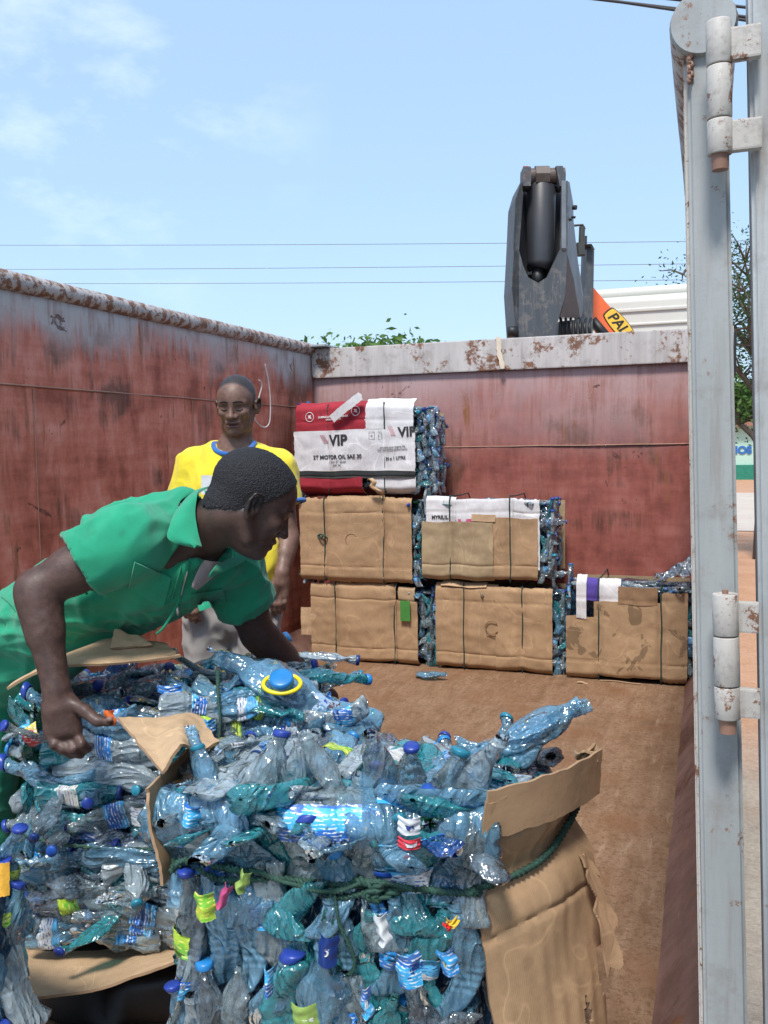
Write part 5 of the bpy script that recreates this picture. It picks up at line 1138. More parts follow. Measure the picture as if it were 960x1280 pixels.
# ---- added black block below it, no real bale: stands in for the dark shade
shade_fill = thing('bottle_bale', (lc.x+.03, lc.y+.05, .01), 'added low black block standing in for the shade underneath the bale with the cardboard lid', 'bale')
prism_core('bale_core', [(lc+(p-lc)*1.02+Vector((0, .0, 0))).xy for p in (l1, l2, l3, l4, l5)], .012, Z0L-.055, .01, shade_fill, plain('black_shade_fill', (.006, .007, .009), .5), 9)
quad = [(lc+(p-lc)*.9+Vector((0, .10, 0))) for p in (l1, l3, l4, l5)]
sheet('shade_fill_top', lambda u, v: quad[0].lerp(quad[1], u).lerp(quad[3].lerp(quad[2], u), v)+UP*(Z0L-.05+.004*math.sin(u*9)), 14, 10, CARD_D, shade_fill, .004, .02, 4)
# ---- slice of another bale at the left border
sc_ = at(-62, 1200, 1.72); sb = thing('bottle_bale', (sc_.x, sc_.y, .01), 'sliver of another bottle bale cut off by the left border', 'bale')
ft = [sc_+Vector(p) for p in ((-.22, -.04, 0), (.08, -.05, 0), (.075, .16, 0), (-.22, .18, 0))]
prism_core('bale_core', [p.xy for p in ft], .012, .60, .05, sb, FILL, 13)
for i in range(34):
    z = .08+.075*(i % 8)+rb.uniform(-.02, .02); k = i//8; n_ = Vector((1, -.1, 0)) if k < 2 else Vector((0, -1, 0)); p = ft[1].lerp(ft[2], .3+.4*(k % 2)) if k < 2 else ft[0].lerp(ft[1], .25+.3*(k-2))
    put_bottle(sb, frame(Vector((p.x, p.y, z))-n_*.02, UP+rv(.35), n_+rv(.3), .95), VAR[rb.randrange(NV)])
c = at(2, 1098, 1.62); sheet('label_scrap', lambda u, v: c+CR*(u-.5)*.03+CU*(v-.5)*.06-CF*.008*math.sin(3*u), 8, 10, plain('amber_label', (.80, .42, .05), .4, 0, .3, 60), sb, .001, .04, 2)
# ------------------------------------------------------------------ people
def m_skin(name, c, hair=None):
    a = N(name); v = a.coord(); f = a.noise(v, 18, 5, .6); g = a.noise(v, 260, 3, .6); k = a.noise(v, 70, 4, .6)
    col = a.ramp(a.math('ADD', a.math('MULTIPLY', f, .6), a.math('MULTIPLY', k, .4)), (.35, tuple(x*.70 for x in c)), (.65, tuple(x*1.35 for x in c)))
    rough = a.ramp(k, (.35, .40), (.65, .58)); bh = a.math('ADD', a.math('MULTIPLY', g, .5), f)
    if hair:
        hc_, B, s_, front = hair; P1 = np.array(hc_)+s_*(.062*B[0]+front*B[2]); n1 = .78*B[0]-.62*B[2]; P2 = np.array(hc_)+s_*(-.020*B[2]); n2 = .42*B[0]-.91*B[2]; ds = []
        for P, n_ in ((P1, n1), (P2, n2)):
            n_ = n_/np.linalg.norm(n_); q = a.n('VectorMath', operation='SUBTRACT'); a.set(q.inputs[0], v); q.inputs[1].default_value = tuple(P); d = a.n('VectorMath', operation='DOT_PRODUCT'); a.set(d.inputs[0], q.outputs[0]); d.inputs[1].default_value = tuple(n_); ds.append(d.outputs['Value'])
        dd = a.math('MAXIMUM', ds[0], ds[1]); dd = a.math('ADD', dd, a.math('MULTIPLY', a.math('SUBTRACT', g, .5), .02)); up_ = a.n('VectorMath', operation='SUBTRACT'); a.set(up_.inputs[0], v); up_.inputs[1].default_value = tuple(np.array(hc_))
        ln = a.n('VectorMath', operation='LENGTH'); a.set(ln.inputs[0], up_.outputs[0]); near = a.math('LESS_THAN', ln.outputs['Value'], .15)
        fh = a.n('MapRange'); a.set(fh.inputs[0], dd); fh.inputs[1].default_value = .004; fh.inputs[2].default_value = -.010; m_ = a.math('MULTIPLY', fh.outputs[0], near)
        col = a.mix(a.math('MULTIPLY', m_, .92), col, a.ramp(g, (.35, (.008, .007, .007)), (.7, (.030, .026, .025))))
    return a.bsdf(col, rough, 0, a.bump(bh, .4, .003), .42)
SKIN1 = m_skin('dark_brown_skin', (.060, .032, .026)); SKIN2 = m_skin('brown_skin', (.125, .068, .052))
def m_hair(name):
    a = N(name); v = a.coord(); g = a.noise(v, 330, 3, .7); f = a.n('TexVoronoi'); a.set(f.inputs[0], v); f.inputs['Scale'].default_value = 260
    return a.bsdf(a.ramp(g, (.35, (.006, .006, .008)), (.7, (.035, .035, .042))), .75, 0, a.bump(a.math('ADD', f.outputs[0], g), .8, .003), .35)
HAIR = m_hair('cropped_black_hair')
def m_cloth(name, c, stain=0, sc=1.0, stainc=(.3, .25, .1)):
    a = N(name); v = a.coord(); w1 = a.n('TexWave'); w1.bands_direction = 'DIAGONAL'; a.set(w1.inputs[0], v); w1.inputs['Scale'].default_value = 330
    f = a.noise(v, 7, 6, .65, .6); g = a.noise(v, 45, 4, .7)
    col = a.ramp(f, (.3, tuple(x*.84 for x in c)), (.7, tuple(min(1, x*1.12) for x in c))); 
    if stain: col = a.mix(a.ramp(a.noise(v, 13, 5, .7), (.58, 0.0), (.70, stain)), col, stainc)
    return a.bsdf(col, .88, 0, a.bump(a.math('ADD', a.math('MULTIPLY', g, .5), a.math('ADD', f, a.math('MULTIPLY', w1.outputs[0], .12))), .35, .006), .2, Sheen_Weight=.25)
GREEN = m_cloth('green_overall_cloth', (.020, .31, .170), .45, 1, (.03, .17, .10)); YEL = m_cloth('yellow_shirt_cloth', (.78, .64, .04), .3, 1, (.55, .40, .04)); TRIM = m_cloth('blue_trim_cloth', (.03, .14, .46)); GREYT = m_cloth('grey_trouser_cloth', (.30, .285, .28), .4, 1, (.20, .18, .17)); UND = m_cloth('grey_undershirt', (.36, .30, .30)); BOOT = plain('scuffed_boot', (.04, .03, .025), .6)
EYEW = plain('eye_white', (.30, .26, .23), .35, 0, .05); IRIS = plain('dark_iris', (.012, .007, .005), .15, 0, .05); LIP = m_skin('lip_skin', (.13, .058, .052)); PALM = m_skin('pale_nail', (.24, .14, .11)); METAL = plain('zip_metal', (.6, .6, .58), .3, 1)
def basis(fwd, up):
    f = Vector(fwd).normalized(); u = Vector(up); u = (u-f*u.dot(f)).normalized(); l = u.cross(f); return np.array([f, l, u])
def head_sdf(S, c, B, s=1.0, ear=True, k=.012):
    c = np.array(c)
    def w(p): return c+s*(p[0]*B[0]+p[1]*B[1]+p[2]*B[2])
    def E(p, r, kk=k, op='u', M=None): S.ell(w(p), [x*s for x in r], B if M is None else M, kk*s, op)
    def C(p, q, r1, r2, kk=k, op='u'): S.cone(w(p), w(q), r1*s, r2*s, kk*s, op=op)
    E((-.012, 0, .040), (.098, .076, .084)); E((.030, 0, .030), (.066, .066, .070), .02)
    E((.028, 0, -.035), (.062, .059, .078), .02); E((.045, 0, -.088), (.040, .042, .028), .022); E((.070, 0, -.098), (.018, .020, .016), .016)
    for y in (-1, 1):
        E((.058, .042*y, -.020), (.026, .020, .020), .014); C((-.01, .060*y, -.03), (.02, .052*y, -.078), .014, .013, .02)
        C((.082, .010*y, .024), (.068, .048*y, .020), .0105, .009, .010)
    for y in (-1, 1): E((.105, .031*y, .001), (.013, .021, .012), .018, 's')
    C((.088, 0, .012), (.103, 0, -.024), .0075, .0105, .009); E((.106, 0, -.032), (.013, .014, .010), .007)
    for y in (-1, 1): E((.094, .016*y, -.034), (.012, .009, .009), .005); E((.101, .008*y, -.042), (.006, .004, .004), .002, 's')
    C((.084, -.024, -.057), (.090, .0, -.061), .0062, .0078, .006); C((.084, .024, -.057), (.090, .0, -.061), .0062, .0078, .006); C((.090, -.010, -.058), (.090, .010, -.058), .008, .008, .005)
    C((.084, -.018, -.073), (.084, .018, -.073), .0085, .0085, .006); E((.098, 0, -.0655), (.013, .026, .0024), .003, 's')
    if ear:
        for y in (-1, 1):
            M = np.array([B[0]*.96-.22*B[1]*y, B[1]*y*.96+.22*B[0], B[2]]); E((-.012, .080*y, -.006), (.019, .009, .032), .005, 'u', M); E((-.008, .088*y, -.002), (.011, .006, .020), .004, 's', M)
            E((.002, .078*y, -.010), (.006, .006, .008), .004)
            hx = [(-.002+.0*y, .078*y, -.030), (-.012, .084*y, -.036), (-.022, .090*y, -.018), (-.027, .094*y, .004), (-.022, .094*y, .022), (-.008, .090*y, .026), (.004, .082*y, .014)]
            for q in range(len(hx)-1): C(hx[q], hx[q+1], .0042, .0042, .003)
            ax_ = [(-.006, .086*y, -.016), (-.014, .089*y, -.002), (-.012, .089*y, .012)]
            for q in range(2): C(ax_[q], ax_[q+1], .0030, .0030, .003)
    return w
def hair_mesh(name, c, B, s, parent, grow=.005, front=.055, side=.045, temple=True):
    S = SDF(np.array(c)-.17, np.array(c)+.17, .0035); cc = np.array(c)
    def w(p): return cc+s*(p[0]*B[0]+p[1]*B[1]+p[2]*B[2])
    S.ell(w((-.012, 0, .040)), [x*s for x in (.098+grow, .076+grow, .084+grow)], B, 0); S.ell(w((.030, 0, .030)), [x*s for x in (.066+grow*.4, .066+grow*.6, .070+grow)], B, .02)
    S.ell(w((-.03, 0, -.03)), [x*s for x in (.072+grow, .058+grow, .060+grow)], B, .02)
    # hairline: a plane that rises towards the brow, and nape plane
    S.cut(w((.062, 0, front)), .78*B[0]-.62*B[2]); S.cut(w((0.0, 0, -.020)), .42*B[0]-.91*B[2])
    V, Q = S.mesh(1); nn = vnormals(V, Q); n1 = (.78*B[0]-.62*B[2]); n1 /= np.linalg.norm(n1); n2 = (.42*B[0]-.91*B[2]); n2 /= np.linalg.norm(n2)
    c_ = V[Q].mean(1); dd = np.maximum((c_-w((.062, 0, front)))@n1, (c_-w((0., 0, -.020)))@n2); jit = np.array([noise.noise(Vector(q)*150) for q in c_])
    Q = Q[dd < -.0035-.006*np.abs(jit)*2]
    for i in range(len(V)): V[i] += nn[i]*.0012*noise.noise(Vector(V[i])*160)
    return mkobj(name, V, Q.tolist(), HAIR, parent)
def wrinkle(V, Q, amp, fx, seed, w=None):
    n = vnormals(V, Q)
    for i in range(len(V)):
        p = Vector(V[i]); q = p*fx; wv = noise.noise(q*.5+Vector((seed, 0, 0)))*2.2
        k = 1-abs(noise.noise(Vector((q.x+wv, q.y*1.0, q.z*.7+wv+seed))))*2.6
        V[i] += n[i]*amp*(max(-.6, k)-.3+.5*noise.noise(q*2.7)); 
    return V
def fold(V, Q, d, amp, freq, seed):
    n = vnormals(V, Q); d = np.array(d, dtype=float); d /= np.linalg.norm(d)
    for i in range(len(V)):
        q = V[i]-d*(V[i]@d)*.78; q = Vector(q)*freq; wv = noise.noise(q*.4+Vector((seed, 2, 0)))*1.2; k = 1-abs(noise.noise(q+Vector((wv, seed, wv))))*3.2
        V[i] += n[i]*amp*(max(-.2, k)-.25)*max(0, .35+noise.noise(Vector(V[i])*4+Vector((seed, 0, 5))))
    return V
def eyes(c, B, s, parent, look=(0, 0)):
    cc = np.array(c)
    for y in (-1, 1):
        p = cc+s*(.0755*B[0]+.031*y*B[1]+.001*B[2]); bm = bmesh.new(); bmesh.ops.create_uvsphere(bm, u_segments=20, v_segments=14, radius=.0130*s)
        for f in bm.faces: f.smooth = True
        bmesh.ops.translate(bm, vec=p, verts=bm.verts); me = bpy.data.meshes.new('eye'); bm.to_mesh(me); me.materials.append(EYEW); bm.free(); o = bpy.data.objects.new('eye', me); COL.objects.link(o); o.parent = parent; o.matrix_parent_inverse = Matrix.Translation(-Vector(parent.location))
        d = B[0]+look[0]*B[1]+look[1]*B[2]; d = d/np.linalg.norm(d); q = p+d*.0105*s
        i_ = MB().tube([q-d*.001, q+d*.0026*s, q+d*.0031*s], [.0062*s, .0056*s, .002*s], 16).build('iris', IRIS, None, True); i_.parent = o; i_.matrix_parent_inverse = Matrix.Identity(4)
def finger(S, pts, r0, r1, k=.004):
    for i in range(len(pts)-1):
        t0, t1 = i/(len(pts)-1), (i+1)/(len(pts)-1); S.cone(pts[i], pts[i+1], r0+(r1-r0)*t0, r0+(r1-r0)*t1, k)
A3 = lambda *a: np.array(at(*a))
cR, cU, cF = np.array(CR), np.array(CU), np.array(CF)
# ================= man in yellow
DY = 3.42
py_ = at(292, 700, DY); ym = thing('person', (py_.x, py_.y, .01), 'standing man in a yellow shirt with blue trim and grey trousers, by the left wall', 'person')
Y = lambda x, y, d=DY: A3(x, y, d)
hc = Y(296, 507, DY-.02); up0 = np.array([0, 0, 1.]); fw0 = -cF*1.0-.10*cR; fw0[2] = -.18
Bh = basis(fw0, up0-.0*cR)
S = SDF([hc[0]-.55, hc[1]-.42, -.02], [hc[0]+.55, hc[1]+.48, hc[2]+.16], .0048)
HS = .93; wh = head_sdf(S, hc, Bh, HS)
nb0 = Y(295, 562, DY+.03); chest = Y(294, 620, DY+.02); wst = Y(292, 700, DY+.0); hip = Y(290, 765, DY+.02)
lat = np.array([CR.x, CR.y, 0]); lat /= np.linalg.norm(lat); fwd = -np.array([CF.x, CF.y, 0]); fwd /= np.linalg.norm(fwd)
S.cone(hc-Bh[0]*.02-Bh[2]*.05, nb0, .055, .060, .02)
S.cone(chest+up0*.06, wst, .105, .098, .03, lat, 1.5); S.cone(wst, hip, .095, .105, .03, lat, 1.45)
shR = Y(243, 583, DY+.03); shL = Y(348, 585, DY+.03)
S.cone(nb0, shR, .052, .055, .03); S.cone(nb0, shL, .052, .055, .03)
elL = Y(360, 672, DY+.02); wrL = Y(352, 716, DY-.06)
elR = Y(228, 665, DY+.05); wrR = Y(232, 725, DY-.14)
for a, b, c in ((shR, elR, wrR), (shL, elL, wrL)):
    S.cone(a, b, .052, .040, .02); S.cone(b, c, .041, .026, .015); S.cone(b+(c-b)*.15, b+(c-b)*.45, .040, .037, .01)
# hands (viewer's right one hangs in view)
for wr, sx in ((wrL, 1), (wrR, -1)):
    dn = -up0*.95-cR*.12*sx; dn /= np.linalg.norm(dn); side = -cR*sx; fr_ = -cF
    S.cone(wr, wr+dn*.035, .026, .026, .01, fr_, 1.0); S.cone(wr+dn*.03-cR*.012, wr+dn*.085-cR*.020, .020, .018, .012); S.cone(wr+dn*.03+cR*.012, wr+dn*.085+cR*.020, .020, .016, .012)
    for i, L_ in enumerate((.070, .078, .072, .058)):
        b = wr+dn*.088+cR*(i*.0165-.025)*-sx*-1; q1 = b+dn*L_*.42+fr_*.006; q2 = q1+dn*L_*.30-fr_*.010; q3 = q2+dn*L_*.22-fr_*.016; finger(S, [b, q1, q2, q3], .0095, .0070)
    t0 = wr+dn*.035+side*.022+fr_*.008; finger(S, [t0, t0+dn*.032+side*.018+fr_*.006, t0+dn*.062+side*.018+fr_*.004, t0+dn*.082+side*.010], .0125, .0085)
hpR, hpL = hip-lat*.085, hip+lat*.085
for h_, sgn in ((hpR, -1), (hpL, 1)):
    kn = h_+np.array([0, 0, -.40])+lat*.02*sgn+fwd*.03; an = kn.copy(); an[2] = .10; an += lat*.01*sgn-fwd*.03
    S.cone(h_, kn, .080, .055, .03); S.cone(kn, an, .054, .038, .02); S.cone(an, an+fwd*.13-up0*.055, .036, .034, .02)
V, Q = S.mesh(1); SK2H = m_skin('brown_skin_head', (.17, .098, .074), (hc, Bh, HS, .088)); bd_ = mkobj('body', V, Q.tolist(), None, ym, True, [SK2H, LIP])
cc_ = (V[Q].mean(1)-np.array(hc))/HS; lx, ly, lz = cc_@Bh[0], cc_@Bh[1], cc_@Bh[2]
mi = ((lx > .086) & (abs(ly) < .023) & (lz < -.056) & (lz > -.079)).astype(np.int32); bd_.data.polygons.foreach_set('material_index', mi)
LASH = plain('dark_lash', (.012, .008, .007), .4)
def lash(parent, c, B, sc, V, Q):
    from mathutils.bvhtree import BVHTree
    bv_ = BVHTree.FromPolygons([tuple(v) for v in V], [tuple(q) for q in Q.tolist()])
    def on(y, z, lift=.0006):
        o = Vector(c+sc*(.22*B[0]+y*B[1]+z*B[2])); h = bv_.ray_cast(o, Vector(-B[0])); return h[0]+Vector(B[0])*lift if h[0] is not None else o
    for yv in (-1, 1):
        T = [i/8 for i in range(9)]
        MB().tube([on(yv*(.0165+.029*t), -.0030-.0045*math.sin(math.pi*t)) for t in T], [.0007+.0022*math.sin(math.pi*max(.05, t*.95)) for t in T], 6).build('eye', LASH, parent, True)
        MB().tube([on(yv*(.0175+.026*t), .0085+.0030*math.sin(math.pi*t), .0) for t in T], [.0005+.0008*math.sin(math.pi*max(.05, t*.95)) for t in T], 6).build('eyelid_crease', LASH, parent, True)
        MB().tube([on(yv*(.010+.038*t), .0215+.0065*math.sin(math.pi*(.15+.75*t)), .0002) for t in T], [.0008+.0022*math.sin(math.pi*min(.95, .12+t*.83)) for t in T], 6).build('eyebrow', HAIR, parent, True)
    MB().tube([on(-.024+.048*i/10, -.0655-.0030*math.sin(math.pi*i/10)+.002, -.0002) for i in range(11)], [.0004+.0012*math.sin(math.pi*max(.05, i/10.5)) for i in range(11)], 6).build('mouth_line', LASH, parent, True)
lash(ym, hc, Bh, HS, V, Q)
# shirt
S = SDF([hc[0]-.50, hc[1]-.40, .85], [hc[0]+.50, hc[1]+.45, hc[2]-.02], .006)
S.cone(chest+up0*.065, wst, .124, .120, .03, lat, 1.52); S.cone(wst, hip+up0*.02, .120, .128, .03, lat, 1.42)
S.cone(nb0-up0*.012, shR, .060, .068, .03); S.cone(nb0-up0*.012, shL, .060, .068, .03); S.cone(nb0-up0*.05, chest, .08, .10, .04, lat, 1.4)
slR = shR+(elR-shR)*.62; slL = shL+(elL-shL)*.52
S.cone(shR, slR-cR*.012, .070, .074, .02); S.cone(shL, slL+cR*.008, .070, .070, .02)
for a, b, e in ((shR, slR, elR), (shL, slL, elL)):
    d = (e-a)/np.linalg.norm(e-a); S.cone(b-d*.05, b+d*.14, .050, .062, .004, op='s')
    q = b; m_ = (np.abs((S.ax[0][:, None, None]-q[0]))<.13) & (np.abs((S.ax[1][None, :, None]-q[1]))<.13) & (np.abs((S.ax[2][None, None, :]-q[2]))<.13)
    dd = (S.ax[0][:, None, None]-q[0])*d[0]+(S.ax[1][None, :, None]-q[1])*d[1]+(S.ax[2][None, None, :]-q[2])*d[2]
    ctr = np.abs((S.ax[0][:, None, None]-chest[0])*lat[0]+(S.ax[1][None, :, None]-chest[1])*lat[1]+0*S.ax[2][None, None, :]) > .165
    S.F = np.where(m_ & ctr, np.maximum(S.F, dd.astype(np.float32)), S.F)
nk = nb0+up0*.010+fwd*.030; S.cone(nk+up0*.12-fwd*.03, nk-up0*.004, .078, .070, .004, op='s')
S.cut(hip-up0*.02, -up0)
V, Q = S.mesh(2); V = wrinkle(V, Q, .004, 9, 3.0); V = fold(V, Q, np.array([.3, 0, 1.]), .010, 13, 8.0); sh_ = mkobj('shirt', V, Q.tolist(), YEL, ym)
def ringband(name, c, nrm, rx, ry, xdir, r, mat, parent, drop=0, fd=None, arc=(0, 2*math.pi)):
    x = Vector(xdir).normalized(); n = Vector(nrm).normalized(); x = (x-n*x.dot(n)).normalized(); y = n.cross(x); pts = []
    m = 44; full = abs(arc[1]-arc[0]-2*math.pi) < .01
    for i in range(m if full else m+1):
        a = arc[0]+(arc[1]-arc[0])*i/m; p = Vector(c)+x*rx*math.cos(a)+y*ry*math.sin(a)
        if fd is not None: p += Vector((0, 0, -1))*drop*max(0, (p-Vector(c)).dot(Vector(fd)))
        pts.append(p)
    return MB().tube(pts, r, 8, closed=full).build(name, mat, parent, True)
cn = nb0+up0*.024+fwd*.040; ringband('collar', cn, up0-.0*fwd, .077, .082, lat, .0095, TRIM, ym, .50, fwd)
for b, e, a in ((slR-cR*.012, elR, shR), (slL+cR*.008, elL, shL)): d = (e-a)/np.linalg.norm(e-a); ringband('sleeve_trim', b-d*.006, d, .074, .070, cR, .009, TRIM, ym)
for i, (px_, w_, mt_) in enumerate(((258, .030, 'w'), (269, .022, 'b'))):
    c = at(px_, 606, DY-.145); sheet('shirt_print', lambda u, v: c+CR*(u-.5)*w_*(1.2 if i == 0 else .55)+CU*(v-.5)*.07+CF*.010*(u-.5), 6, 8, plain('print_white' if i == 0 else 'print_blue', (.72, .74, .76) if i == 0 else (.05, .16, .45), .8), ym, .002, .01, 3)
# trousers and boots
S = SDF([hip[0]-.35, hip[1]-.35, .04], [hip[0]+.35, hip[1]+.38, hip[2]+.12], .0075)
S.cone(hip+up0*.07, hip, .108, .116, .03, lat, 1.42)
for h_, sgn in ((hpR, -1), (hpL, 1)):
    kn = h_+np.array([0, 0, -.40])+lat*.02*sgn+fwd*.03; an = kn.copy(); an[2] = .09; an += lat*.01*sgn-fwd*.03; S.cone(h_, kn, .100, .078, .015); S.cone(kn, an, .078, .072, .02)
    MB().box((an[0]-.05, an[1]-.17, .012), (an[0]+.05, an[1]+.09, .10), bev=.03).build('shoe', BOOT, ym, True)
V, Q = S.mesh(2); V = wrinkle(V, Q, .010, 8, 5.0); mkobj('trousers', V, Q.tolist(), GREYT, ym)
# ================= man in green
gp = at(15, 800, 2.5); gm = thing('person', (gp.x, gp.y, .01), 'man in a green overall bending over the bale with the cardboard lid, seen in profile', 'person')
hc = A3(314, 629, 2.12)
# face looks to the right and down, slightly away from the lens
fw1 = cR*.80-cU*.44+cF*.34; up1 = cU*.82+cR*.50+cF*.10
Bg = basis(fw1, up1)
lo = np.array([hc[0]-1.05, hc[1]-.55, .0]); hi = np.array([hc[0]+.50, hc[1]+.95, hc[2]+.17])
S = SDF(lo, hi, .0044); HG = 1.0; head_sdf(S, hc, Bg, HG)
nkb = A3(246, 668, 2.20); pel = A3(8, 818, 2.50); mid = A3(104, 757, 2.36); chs = A3(205, 700, 2.24)
shN = A3(158, 676, 2.07); shF = A3(288, 706, 2.36); elN = A3(46, 738, 2.02); wrN = A3(71, 862, 1.985); elF = A3(322, 792, 2.46); wrF = A3(392, 858, 2.62)
S.cone(hc-Bg[0]*.035-Bg[2]*.045, nkb, .060, .070, .025)
tl = (shF-shN); tl /= np.linalg.norm(tl)
S.cone(chs, mid, .118, .110, .04, tl, 1.35); S.cone(mid, pel, .110, .125, .04, tl, 1.3)
for a, b, c in ((shN, elN, wrN), (shF, elF, wrF)):
    S.cone(nkb*.6+chs*.4, a, .07, .066, .04); S.cone(a, b, .062, .047, .02); S.cone(b, c, .046, .029, .015); S.cone(b+(c-b)*.12, b+(c-b)*.42, .048, .043, .015)
    S.cone(a+(b-a)*.3, a+(b-a)*.6, .056, .054, .02)
# near hand: palm over the bottles, fingers hooked, thumb to the right
H = lambda x, y, d: A3(x, y, d)
S.cone(wrN, H(74, 884, 1.985), .029, .034, .012); S.cone(H(66, 884, 1.99), H(66, 913, 1.985), .024, .021, .014); S.cone(H(84, 882, 1.985), H(92, 912, 1.98), .025, .020, .014); S.cone(H(75, 890, 1.98), H(78, 912, 1.975), .024, .022, .012)
for k_, (x0, y0, x1, y1, x2, y2) in enumerate(((62, 914, 68, 931, 78, 938), (73, 918, 79, 936, 89, 943), (84, 919, 91, 937, 100, 943), (94, 915, 102, 930, 109, 936))):
    finger(S, [H(x0, y0, 1.985), H(x1, y1, 1.965), H(x2, y2, 1.985), H(x2+4, y2-3, 2.02)], .0120, .0092, .003)
finger(S, [H(88, 878, 1.98), H(107, 889, 1.965), H(122, 901, 1.955), H(137, 903, 1.955)], .0160, .0100, .007)
# far hand grips the bale's edge
dF = (wrF-elF)/np.linalg.norm(wrF-elF); S.cone(wrF, wrF+dF*.07, .030, .036, .015)
for k_ in range(4): b = wrF+dF*.075+cU*(.028-.019*k_); finger(S, [b, b+dF*.035-cU*.006, b+dF*.055-cU*.025, b+dF*.050-cU*.042], .0105, .008)
b = wrF+dF*.03-cF*.03; finger(S, [b, b+dF*.03-cF*.02, b+dF*.055-cF*.022], .013, .0095)
latg = np.array([1., 0, 0])
for sg in (0, 1):
    h_ = pel-np.array([.10+.02*sg, 0, 0])+np.array([.05, -.02+.17*sg, -.03]); kn = np.array([h_[0]-.02, h_[1]+.0, .56]); an = np.array([kn[0]-.05, kn[1]+.03, .11])
    S.cone(h_, kn, .088, .060, .03); S.cone(kn, an, .058, .040, .02); S.cone(an, an+np.array([.12, 0, -.055]), .037, .034, .02)
V, Q = S.mesh(1); nV = vnormals(V, Q)
for i in np.where(np.linalg.norm(V-np.array(wrN), axis=1) < .19)[0]: V[i] += nV[i]*(.0012*noise.noise(Vector(V[i])*55))
mkobj('body', V, Q.tolist(), m_skin('dark_brown_skin_head', (.075, .042, .034), (hc, Bg, HG, .070)), gm)
lash(gm, hc, Bg, HG, V, Q); hair_mesh('hair', hc, Bg, HG, gm, .0045, .070)
# thumb nail
tn = Vector(H(137, 899, 1.943)); MB().tube([tn-CR*.007, tn, tn+CR*.007], [.004, .0062, .0045], 10).build('thumb_nail', PALM, gm, True)
# overall: trunk, sleeves, legs
S = SDF(lo+np.array([0, 0, 0]), np.array([hi[0], hi[1], hc[2]+.06]), .0062)
S.cone(chs, mid, .132, .124, .04, tl, 1.38); S.cone(mid, pel, .124, .140, .05, tl, 1.3)
S.cone(A3(228, 657, 2.20), A3(155, 680, 2.25), .085, .108, .05)
S.cone(nkb*.65+chs*.35, shN, .085, .086, .04); S.cone(nkb*.65+chs*.35, shF, .085, .082, .04)
csN = shN+(elN-shN)*.50; csF = shF+(elF-shF)*.62
S.cone(shN, csN, .078, .082, .03); S.cone(shF, csF, .078, .078, .03)
for a, b, e, r in ((shN, csN, elN, .066), (shF, csF, elF, .062)):
    d = (e-a)/np.linalg.norm(e-a); S.cone(b-d*.055, b+d*.16, r, r+.016, .004, op='s')
    X, Y_, Z = S.ax[0][:, None, None], S.ax[1][None, :, None], S.ax[2][None, None, :]
    dd = (X-b[0])*d[0]+(Y_-b[1])*d[1]+(Z-b[2])*d[2]; rr2 = (X-b[0]-dd*d[0])**2+(Y_-b[1]-dd*d[1])**2+(Z-b[2]-dd*d[2])**2
    S.F = np.where((dd < .20) & (dd > 0) & (rr2 < .125**2), np.maximum(S.F, dd.astype(np.float32)), S.F)
for sg in (0, 1):
    h_ = pel-np.array([.10+.02*sg, 0, 0])+np.array([.05, -.02+.17*sg, -.03]); kn = np.array([h_[0]-.02, h_[1]+.0, .56]); an = np.array([kn[0]-.05, kn[1]+.03, .11])
    S.cone(h_, kn, .108, .086, .03); S.cone(kn, an, .086, .078, .02)
    MB().box((an[0]-.08, an[1]-.05, .012), (an[0]+.19, an[1]+.05, .11), bev=.03).build('boot', BOOT, gm, True)
S.cone(hc-Bg[0]*.02-Bg[2]*.0, nkb+(nkb-hc)*.02, .078, .088, .006, op='s')           # neck opening
S.cone(nkb-cU*.0-cF*.07+cR*.02, nkb*.45+chs*.55-cF*.13-cU*.06, .035, .010, .01, op='s')    # open throat
V, Q = S.mesh(2); V = wrinkle(V, Q, .005, 8, 1.0); V = fold(V, Q, csN-pel*.35-chs*.65+np.array([0, 0, .001]), .012, 11, 2.0); V = fold(V, Q, shF-mid, .012, 12, 6.0); V = fold(V, Q, np.array([0, 0, 1.]), .006, 22, 9.0); ov_ = mkobj('overall', V, Q.tolist(), GREEN, gm)
from mathutils.bvhtree import BVHTree
bv = BVHTree.FromPolygons([tuple(v) for v in V], [tuple(q) for q in Q.tolist()])
def onc(px, py, lift=.004, dflt=2.1):                # a point on the overall under this pixel
    d = _ray(px, py).normalized(); h = bv.ray_cast(CO, d); return (h[0]-d*lift) if h[0] is not None else at(px, py, dflt)
def patch(name, quad, mat, lift, th=.004, nu=14, nv=10, sd=1):
    def fn(u, v):
        x = (quad[0][0]*(1-u)+quad[1][0]*u)*(1-v)+(quad[3][0]*(1-u)+quad[2][0]*u)*v; y = (quad[0][1]*(1-u)+quad[1][1]*u)*(1-v)+(quad[3][1]*(1-u)+quad[2][1]*u)*v; return onc(x, y, lift)
    return sheet(name, fn, nu, nv, mat, gm, th, .01, sd, edge=mat)
def seam(name, pts, r, mat, lift=.003): return MB().tube(catmull([onc(x, y, lift) for x, y in pts], 5), r, 6).build(name, mat, gm, True)
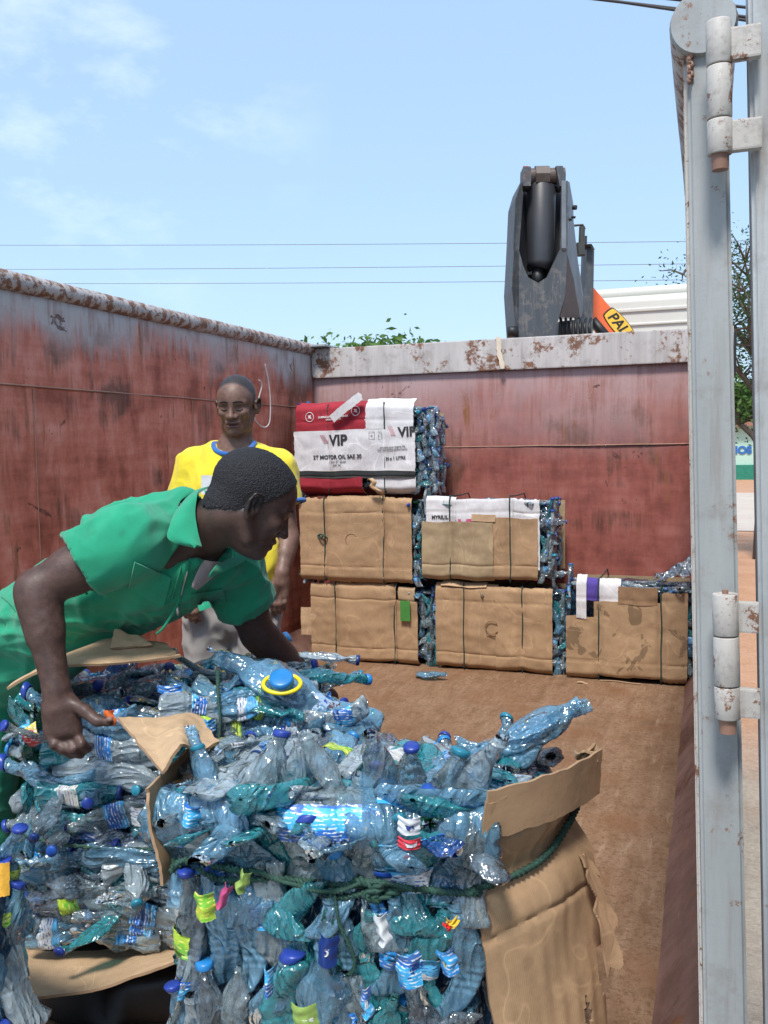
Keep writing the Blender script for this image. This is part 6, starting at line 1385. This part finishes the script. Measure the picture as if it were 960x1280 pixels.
SEAM = m_cloth('green_seam_cloth', (.015, .27, .14))
seam('stitching', ((108, 741), (98, 725), (84, 705), (74, 694)), .003, SEAM); seam('placket_seam', ((243, 678), (236, 705), (224, 750), (206, 782), (196, 792)), .0035, SEAM); seam('placket_seam', ((233, 682), (226, 710), (214, 750), (198, 778)), .002, SEAM)
patch('chest_pocket', [(168, 702), (214, 722), (204, 758), (160, 736)], GREEN, .004, .004); seam('pocket_seam', ((167, 712), (190, 723), (212, 732)), .0016, SEAM, .006); patch('chest_pocket', [(240, 742), (278, 736), (284, 752), (250, 764)], GREEN, .004, .004)
seam('hip_seam', ((2, 745), (18, 760), (40, 800), (46, 840)), .003, SEAM); seam('zip', ((243, 682), (236, 708), (225, 748)), .0022, METAL)
zp = onc(222, 756, .006); MB().tube([zp, zp-CU*.012, zp-CU*.026], [.003, .0045, .003], 8).build('zip_pull', METAL, gm, True)
# collar: pointed flap along the neck
def strip3(name, pa, pb, mat, sd, bow=.012):
    A2 = catmull([at(*p) for p in pa], 6); B2 = catmull([at(*p) for p in pb], 6); n = min(len(A2), len(B2))-1
    def fn(u, v): i = min(n, int(round(u*n))); return A2[i].lerp(B2[i], v)-CF*bow*math.sin(math.pi*v)
    return sheet(name, fn, n, 8, mat, gm, .005, .004, sd, edge=mat)
strip3('collar', ((262, 610, 2.20), (248, 618, 2.125), (243, 640, 2.085), (246, 664, 2.06), (250, 684, 2.045)), ((240, 617, 2.20), (222, 640, 2.10), (214, 658, 2.055), (212, 674, 2.04), (243, 682, 2.035)), GREEN, 4)
strip3('collar', ((255, 614, 2.24), (300, 660, 2.33), (296, 690, 2.25), (272, 705, 2.14)), ((262, 622, 2.24), (312, 672, 2.30), (306, 700, 2.22), (262, 722, 2.11)), GREEN, 5)
strip3('undershirt', ((256, 700, 2.13), (248, 712, 2.12), (240, 730, 2.10)), ((284, 704, 2.19), (266, 722, 2.16), (246, 738, 2.12)), UND, 6, .01)
text('R', .03, at(294, 692, 2.12), CR, CU, SEAM, gm, 'chest_lettering')
